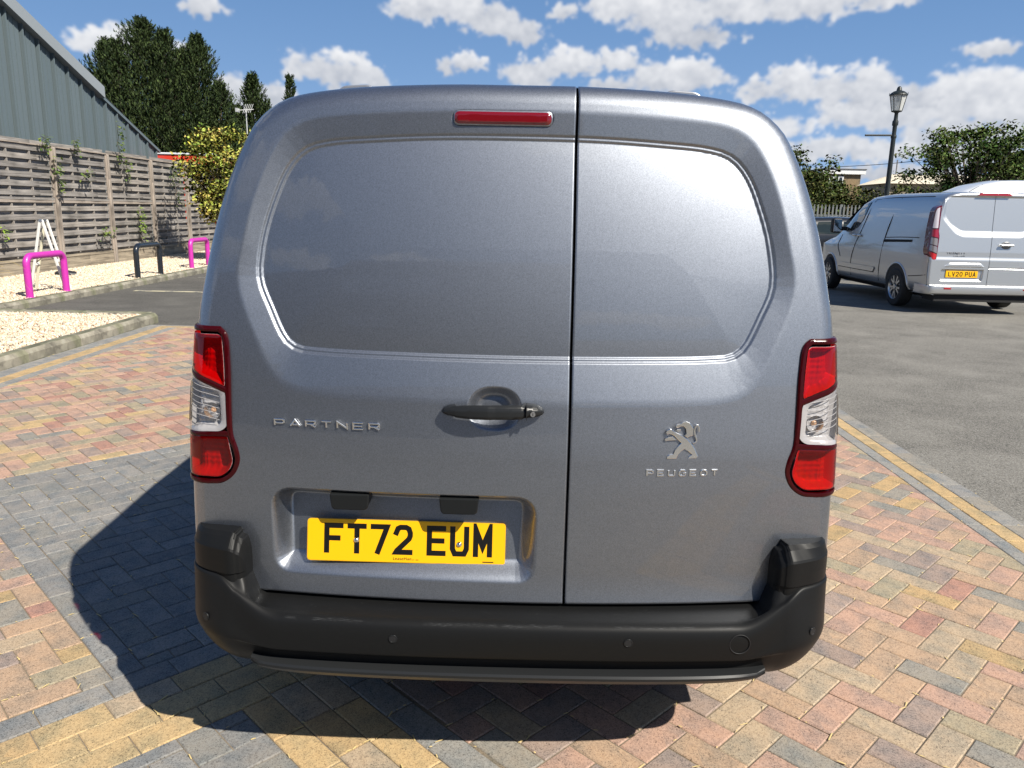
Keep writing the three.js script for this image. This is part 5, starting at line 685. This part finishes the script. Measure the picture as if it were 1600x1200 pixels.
{
  const v = thing('parked_van', 'light silver panel van parked across the road with yellow plate', 'van', [7.56, 0, -12.85]); v.rotation.y = 0.0;
  const S = shell({ section: vanSection, knee: 0.95, top0: 1.967, lean: 0.075, stations: [[-0.035, 0.985, 1.945, 0], [-0.09, 1, 1.957, 0], [-0.8, 1, 1.965, 0], [-2.3, 1, 1.967, 0], [-2.8, 0.995, 1.94, 0], [-3.1, 0.99, 1.86, 0], [-3.35, 0.985, 1.72, 0], [-3.95, 0.97, 1.30, 0], [-4.2, 0.96, 1.17, 0], [-4.65, 0.93, 1.05, 0], [-4.92, 0.85, 0.95, 0], [-5.02, 0.72, 0.952, 0.12]] });
  add('body', S.geo, silver, v);
  // rear doors with pressed panels
  const half = S.outline.filter(p => p[1] > 0.42 && p[0] > 0.02).map(p => [p[0] * 0.985, 0.95 + (p[1] - 0.95) * (p[1] > 0.95 ? 0.995 / 1.017 : 1)]); const out = [[0, 0.44], [half[0][0], 0.44], ...half, [0, 1.945]];
  const full = resample([...out, ...[...out].reverse().filter(p => p[0] > 0).map(p => [-p[0], p[1]])], 110);
  const I = roundCorners([[-0.49, 1.335], [0.49, 1.335], [0.675, 1.44], [0.775, 1.57], [0.755, 1.86], [-0.755, 1.86], [-0.775, 1.57], [-0.675, 1.44]], 0.05), O = roundCorners([[-0.46, 1.235], [0.46, 1.235], [0.60, 1.29], [0.825, 1.53], [0.79, 1.885], [-0.79, 1.885], [-0.825, 1.53], [-0.60, 1.29]], 0.05), B = roundCorners([[-0.76, 0.535], [-0.08, 0.535], [-0.07, 0.725], [-0.76, 0.725]], 0.02), Hd = roundCorners([[-0.74, 0.755], [-0.06, 0.755], [-0.14, 0.825], [-0.64, 0.825]], 0.02);
  const rz = (x, y) => { let z = -0.075 * Math.max(0, y - 1); const dO = sd(O, x, y); if (dO > 0) { const dI = sd(I, x, y), t = dI >= 0 ? 1 : dO / (dO - dI); z -= 0.019 * t; } if (y < 0.85) { z -= 0.030 * sstep(0, 0.018, sd(B, x, y)) - 0.014 * sstep(0, 0.014, sd(Hd, x, y)); } if (x > 0) z -= 0.010 * sstep(0.008, 0, Math.abs(y - 0.748)); z += 0.012 * sstep(0.93, 0.86, y); const d = Math.max(0, distLine(full, x, y, true)); z += d < 0.035 ? -(0.035 - Math.sqrt(0.035 * 0.035 - (0.035 - d) * (0.035 - d))) : 0; return z; };
  const rows = []; for (let k = 0; k <= 150; k++) rows.push(lerp(0.44, 1.945, k / 150));
  const hw = (y) => { let m = 0.05; for (let i = 0; i + 1 < half.length; i++) { const a = half[i], b = half[i + 1]; if ((a[1] - y) * (b[1] - y) <= 0) m = lerp(a[0], b[0], (y - a[1]) / (b[1] - a[1] || 1)); } return y < half[0][1] ? half[0][0] : Math.max(m, 0.05); };
  add('rear_door', rowSheet(rows, (y) => -hw(y), () => -0.004, 70, (x, y) => V(x, y, rz(x, y)), { eps: 0.004 }), silver, v); add('rear_door', rowSheet(rows, () => 0.004, (y) => hw(y), 70, (x, y) => V(x, y, rz(x, y)), { eps: 0.004 }), silver, v);
  const hg = (x0, x1, y, m) => { const g = new THREE.CapsuleGeometry(0.018, x1 - x0 - 0.036, 5, 12); g.rotateZ(Math.PI / 2); g.translate((x0 + x1) / 2, y, rz((x0 + x1) / 2, y) + 0.035); return g; };
  const bowl = new THREE.SphereGeometry(1, 24, 12, 0, 6.3, 0, Math.PI / 2); bowl.rotateX(Math.PI / 2); bowl.scale(0.082, 0.062, 0.012); const hb = add('handle_bowl', bowl, std(0.16, 0.16, 0.165, 0.4, { metalness: 0.6 }), v); hb.position.set(0.235, 1.115, rz(0.235, 1.115)); add('door_handle', hg(0.125, 0.345, 1.12), silver, v);
  add('high_brake_light', (() => { const g = new THREE.ExtrudeGeometry(shapeOf(roundCorners([[-0.27, 0], [0.27, 0], [0.22, 0.040], [-0.22, 0.040]], 0.012)), { depth: 0.04, bevelEnabled: true, bevelThickness: 0.005, bevelSize: 0.004, bevelSegments: 2 }); g.translate(-0.03, 1.893, -0.085); return g; })(), phys(0.34, 0.02, 0.03, 0.2, { clearcoat: 1 }), v);
  { // plate
    const c = document.createElement('canvas'); c.width = 1024; c.height = 218; const g = c.getContext('2d'); g.fillStyle = '#efb400'; g.fillRect(0, 0, 1024, 218); g.strokeStyle = '#100d06'; g.lineCap = 'square'; const px = 1024 / 0.52; g.lineWidth = 0.0135 * px; let x = 0.038; for (const ch of 'LV20 PUA') { if (ch === ' ') { x += 0.028; continue; } for (const s of GLYPH[ch]) { g.beginPath(); s.forEach(([a, b], i) => { const X = (x + 0.007 + a * 0.037) * px, Y = (0.0885 - b * 0.066) * px; i ? g.lineTo(X, Y) : g.moveTo(X, Y); }); if (ch === '0') g.closePath(); g.stroke(); } x += 0.0622; }
    const t = new THREE.CanvasTexture(c); t.colorSpace = THREE.SRGBColorSpace; const p = add('number_plate', rbox(-0.26, 0.26, -0.0555, 0.0555, -0.004, 0.004, 0.003), std(0.7, 0.42, 0.02, 0.4), v); p.position.set(-0.41, 0.645, rz(-0.41, 0.645) + 0.008); const f = new THREE.PlaneGeometry(0.512, 0.105); f.translate(0, 0, 0.0055); add('plate_face', f, phys(1, 1, 1, 0.4, { map: t }), p);
  }
  const badge = (text, x0, w, y, h, lw) => { const root = new THREE.Group(); root.name = 'badge'; v.add(root); const st = w / text.length;[...text].forEach((ch, i) => { const gs = GLYPH[ch].map((s, k) => { const q = strokeGeo(s.map(p => [p[0] * st * 0.66, p[1] * h]), lw, false, 0.003, 0.001); q.translate(x0 + i * st, y, rz(x0, y) + 0.001 + k * 0.0003); return q; }); add('letter', merge(gs), std(0.13, 0.13, 0.135, 0.35, { metalness: 0.6 }), root); }); };
  badge('TRANSIT', -0.70, 0.31, 0.965, 0.026, 0.007); badge('CUSTOM', -0.58, 0.18, 0.928, 0.014, 0.0045);
  // bumper
  { const rr = []; for (let k = 0; k <= 48; k++) { const t = k / 48 * 2 - 1, a = clamp((Math.abs(t) - 0.78) / 0.22), x = Math.sign(t) * (Math.abs(t) < 0.78 ? Math.abs(t) / 0.78 * 0.87 : 0.87 + 0.112 * Math.sin(a * Math.PI / 2)), z = 0.055 - (a > 0 ? 0.16 * (1 - Math.cos(a * Math.PI / 2)) + 0.25 * Math.pow(a, 3) : 0); const up = 0.0; rr.push([[0.455 + up, -0.10], [0.458, -0.015], [0.445, 0], [0.385, 0.005], [0.335, -0.008], [0.315, -0.04], [0.31, -0.14]].map(([y, dz]) => [x, y, z + dz])); } add('rear_bumper', loft(rr, false, [false, false], 0.5), silver, v); for (const x of [-0.70, 0.58]) add('reflector', rbox(x, x + 0.12, 0.40, 0.432, 0.03, 0.064, 0.004), phys(0.34, 0.01, 0.015, 0.2, { clearcoat: 1 }), v); add('valance', box(-0.8, 0.8, 0.20, 0.32, -0.4, -0.02), M.dark, v); }
  for (const s of [-1, 1]) {
    const lampP = roundCorners([[0.852, 1.735], [0.93, 1.70], [0.955, 1.64], [0.978, 1.37], [0.990, 1.03], [0.985, 0.96], [0.93, 0.86], [0.862, 0.855], [0.846, 1.25], [0.865, 1.32]], 0.02).map(p => [p[0] * s, p[1]]);
    const lz = (x, y) => { const d = Math.max(0, (Math.abs(x) - 0.90) / 0.085); return -0.075 * Math.max(0, y - 1) + 0.010 - 0.055 * d * d; };
    const lamp = add('tail_lamp', sheet(resample(lampP, 120), [0.91 * s, 1.25], 8, (x, y) => V(x, y, lz(x, y)), { skirt: [0, 0, -0.14], eps: 0.003 }), phys(0.10, 0.004, 0.010, 0.15, { clearcoat: 1 }), v);
    const seg = (P, mat, name) => { const q = roundCorners(P, 0.008).map(p => [p[0] * s, p[1]]); const c = [q.reduce((a, p) => a + p[0], 0) / q.length, q.reduce((a, p) => a + p[1], 0) / q.length]; add(name, sheet(resample(q, 50), c, 5, (x, y) => V(x, y, lz(x, y) + 0.006), { eps: 0.003 }), mat, lamp); };
    seg([[0.882, 1.70], [0.925, 1.675], [0.940, 1.62], [0.962, 1.37], [0.885, 1.37]], phys(0.55, 0.50, 0.53, 0.15, { clearcoat: 1 }), 'clear_segment'); seg([[0.875, 1.35], [0.960, 1.35], [0.966, 1.24], [0.862, 1.22]], phys(0.30, 0.012, 0.03, 0.2, { clearcoat: 1 }), 'red_segment'); seg([[0.872, 1.205], [0.966, 1.225], [0.970, 1.12], [0.868, 1.09]], phys(0.34, 0.29, 0.27, 0.2, { clearcoat: 1, metalness: 0.5 }), 'indicator_segment'); seg([[0.868, 1.075], [0.971, 1.105], [0.975, 1.02], [0.866, 0.97]], phys(0.32, 0.28, 0.27, 0.2, { clearcoat: 1, metalness: 0.5 }), 'indicator_segment'); seg([[0.866, 0.955], [0.976, 1.0], [0.97, 0.965], [0.925, 0.876], [0.876, 0.872]], phys(0.52, 0.012, 0.02, 0.15, { clearcoat: 1 }), 'red_segment');
    const sx = S.sideX;
    // side glass, seams, mouldings
    const win = [[-2.70, 1.79], [-2.95, 1.755], [-3.14, 1.66], [-3.50, 1.31], [-3.47, 1.262], [-3.25, 1.25], [-2.95, 1.34], [-2.80, 1.47], [-2.73, 1.62]];
    sidePatch('window_surround', win.map(([z, y]) => [lerp(z, -3.05, -0.035) - 0.0, lerp(y, 1.5, -0.045)]), [-3.05, 1.5], M.black, v, sx, s, 0.004); sidePatch('side_window', win, [-3.05, 1.5], M.glass, v, sx, s, 0.009);
    const line = (pts) => sideStrip('shut_line', pts, 0.007, M.dark, v, sx, s, 0.001);
    line([[-1.54, 1.86], [-1.60, 1.50], [-1.70, 1.10], [-1.76, 0.60], [-1.76, 0.38]]); line([[-2.56, 1.83], [-2.62, 1.60], [-2.72, 1.35], [-2.95, 0.95], [-3.05, 0.65], [-3.02, 0.38]]); line([[-0.45, 1.875], [-1.0, 1.878], [-1.9, 1.875], [-2.56, 1.845]]); line([[-0.45, 1.205], [-1.0, 1.195], [-1.68, 1.17]]); line([[-3.72, 1.16], [-3.80, 0.95], [-3.62, 0.72]]); line([[-0.06, 0.62], [-0.35, 0.585], [-0.62, 0.56]]);
    sidePatch('sliding_door_rail', [[-0.66, 1.165], [-1.72, 1.135], [-1.72, 1.085], [-0.66, 1.125]], [-1.2, 1.127], M.dark, v, sx, s, 0.006);
    sidePatch('side_moulding', roundCorners([[-1.92, 0.615], [-3.66, 0.615], [-3.66, 0.53], [-1.97, 0.53]], 0.02), [-2.8, 0.572], silver, v, sx, s, 0.016); sideStrip('moulding_edge', [[-1.97, 0.523], [-2.8, 0.523], [-3.66, 0.523]], 0.008, M.dark, v, sx, s, 0.006);
    for (const z of [-2.78, -3.02]) { const g = new THREE.CapsuleGeometry(0.022, 0.12, 4, 10); g.rotateX(Math.PI / 2); const m = add('door_handle', g, silver, v); m.position.set(s * (sx(z, 1.17) + 0.02), 1.17, z); }
    const mg = new RoundedBoxGeometry(0.20, 0.30, 0.16, 3, 0.05); const mir = add('wing_mirror', mg, M.black, v); mir.position.set(s * 1.10, 1.34, -3.62); add('mirror_glass', rbox(-0.08, 0.08, -0.12, 0.12, 0.078, 0.085, 0.02), std(0.75, 0.8, 0.82, 0.05, { metalness: 1 }), mir); add('mirror_arm', rbox(-s * 0.17 - 0.08, -s * 0.17 + 0.08, -0.1, -0.02, -0.05, 0.04, 0.02), M.black, mir);
    for (const z of [-1.06, -4.16]) {
      const arch = []; for (let k = 0; k <= 20; k++) { const a = k / 20 * Math.PI; arch.push([z + Math.cos(a) * 0.415, 0.33 + Math.sin(a) * 0.42]); } arch.push([z - 0.415, 0.305], [z + 0.415, 0.305]);
      sidePatch('wheel_arch', arch, [z, 0.5], M.black, v, sx, s, 0.004, 80, 6); sideStrip('arch_lip', arch.slice(0, 21), 0.016, silver, v, sx, s, 0.0);
      wheel(v, s * 0.885, 0.335, z, 0.335, s, M.steel);
    }
    sideStrip('sill', [[-1.5, 0.335], [-2.5, 0.335], [-3.7, 0.335]], 0.025, M.black, v, sx, s, -0.012);
  }
  add('windscreen', buffer([-0.70, 1.84, -3.14, 0.70, 1.84, -3.14, 0.84, 1.34, -3.90, -0.84, 1.34, -3.90].map((n, i) => i % 3 === 1 ? n + 0.03 : n), [0, 1, 2, 0, 2, 3]), M.glass, v); add('underbody', box(-0.7, 0.7, 0.22, 0.31, -4.6, -0.3), M.dark, v);
}
{
  const v = thing('white_van', 'white high roofed van standing behind the silver parked van', 'van', [16.9, 0, -22.4]); v.rotation.y = Math.PI / 2;
  const S = shell({ section: vanSection, knee: 0.95, top0: 1.967, lean: 0.03, stations: [[-0.03, 0.99, 2.55, 0], [-0.1, 1, 2.57, 0], [-3.6, 1, 2.58, 0], [-4.1, 1, 2.56, 0], [-4.6, 0.99, 2.45, 0], [-5.1, 0.985, 2.24, 0], [-5.3, 0.98, 2.12, 0], [-5.9, 0.97, 1.36, 0], [-6.4, 0.93, 1.1, 0], [-6.6, 0.8, 0.952, 0.1]] });
  add('body', S.geo, whitePaint, v); for (const s of [-1, 1]) { sidePatch('side_window', [[-4.5, 2.0], [-5.2, 1.95], [-5.8, 1.35], [-4.5, 1.3]], [-4.9, 1.65], M.glass, v, S.sideX, s, 0.006); sideStrip('shut_line', [[-4.2, 2.5], [-4.25, 2.2], [-4.3, 1.4], [-4.3, 0.5]], 0.007, M.dark, v, S.sideX, s, 0); sideStrip('roof_seam', [[-4.55, 2.43], [-4.9, 2.26], [-5.2, 2.05]], 0.008, M.dark, v, S.sideX, s, 0.002); for (const z of [-1.2, -5.2]) wheel(v, s * 0.9, 0.35, z, 0.35, s, M.steel); }
  add('windscreen', buffer([-0.72, 2.05, -5.34, 0.72, 2.05, -5.34, 0.86, 1.42, -5.86, -0.86, 1.42, -5.86].map((n, i) => i % 3 === 1 ? n + 0.05 : n), [0, 1, 2, 0, 2, 3]), M.glass, v);
}
{
  const v = thing('black_car', 'black car with tinted windows parked before the palisade fence', 'car', [8.55, 0, -26.2]); v.rotation.y = -Math.PI / 2;
  const sec = [[0, 0.22], [0.6, 0.22], [0.82, 0.26], [0.88, 0.4], [0.90, 0.65], [0.885, 0.9], [0.84, 1.05], [0.74, 1.35], [0.62, 1.47], [0.3, 1.51], [0, 1.52]];
  const S = shell({ section: sec, knee: 0.80, top0: 1.52, lean: 0.1, stations: [[-0.03, 0.96, 1.2, 0], [-0.25, 0.98, 1.38, 0], [-0.6, 1, 1.49, 0], [-1.5, 1, 1.52, 0], [-2.3, 1, 1.50, 0], [-2.6, 0.995, 1.44, 0], [-3.3, 0.98, 1.0, 0], [-4.1, 0.94, 0.86, 0], [-4.35, 0.8, 0.802, 0.1]] });
  add('body', S.geo, blackPaint, v); for (const s of [-1, 1]) { sidePatch('side_window', [[-0.75, 0.98], [-1.55, 0.96], [-1.55, 1.36], [-0.85, 1.33]], [-1.2, 1.15], phys(0.02, 0.028, 0.028, 0.04, { clearcoat: 0.3 }), v, S.sideX, s, 0.004); sidePatch('side_window', [[-1.65, 0.96], [-2.75, 0.95], [-2.35, 1.33], [-1.65, 1.36]], [-2.0, 1.12], phys(0.02, 0.028, 0.028, 0.04, { clearcoat: 0.3 }), v, S.sideX, s, 0.004); for (const z of [-0.85, -3.45]) wheel(v, s * 0.8, 0.31, z, 0.31, s, M.steel); }
}
{
  const t = thing('red_trailer', 'red box trailer with a pale roof edge behind the fence', 'trailer', [-12.35, 0, -29.2]); t.rotation.y = 0.10; const red = phys(0.62, 0.045, 0.02, 0.4, { clearcoat: 0.5 });
  add('box', rbox(-0.9, 1.1, 0.8, 3.22, -3.4, 0, 0.02), red, t); add('roof_edge', rbox(-0.94, 1.14, 3.22, 3.29, -3.44, 0.04, 0.02), std(0.62, 0.64, 0.66, 0.5), t); add('emblem', tube([[-0.16, 2.92, 0.012], [-0.15, 3.05, 0.012], [-0.02, 2.99, 0.012], [0.06, 2.9, 0.012]], 0.022, 14, 6), std(0.75, 0.75, 0.72, 0.5), t); for (const s of [-1, 1]) for (const z of [-0.9, -2.4]) wheel(t, 0.35 + s * 1.0, 0.42, z, 0.42, s, M.steel, 6); add('chassis', box(-0.6, 1.3, 0.55, 0.8, -3.3, -0.1), M.dark, t);
}
scene.traverse(o => { if (o.isMesh) { o.castShadow = true; o.receiveShadow = true; } });
renderer.render(scene, camera);
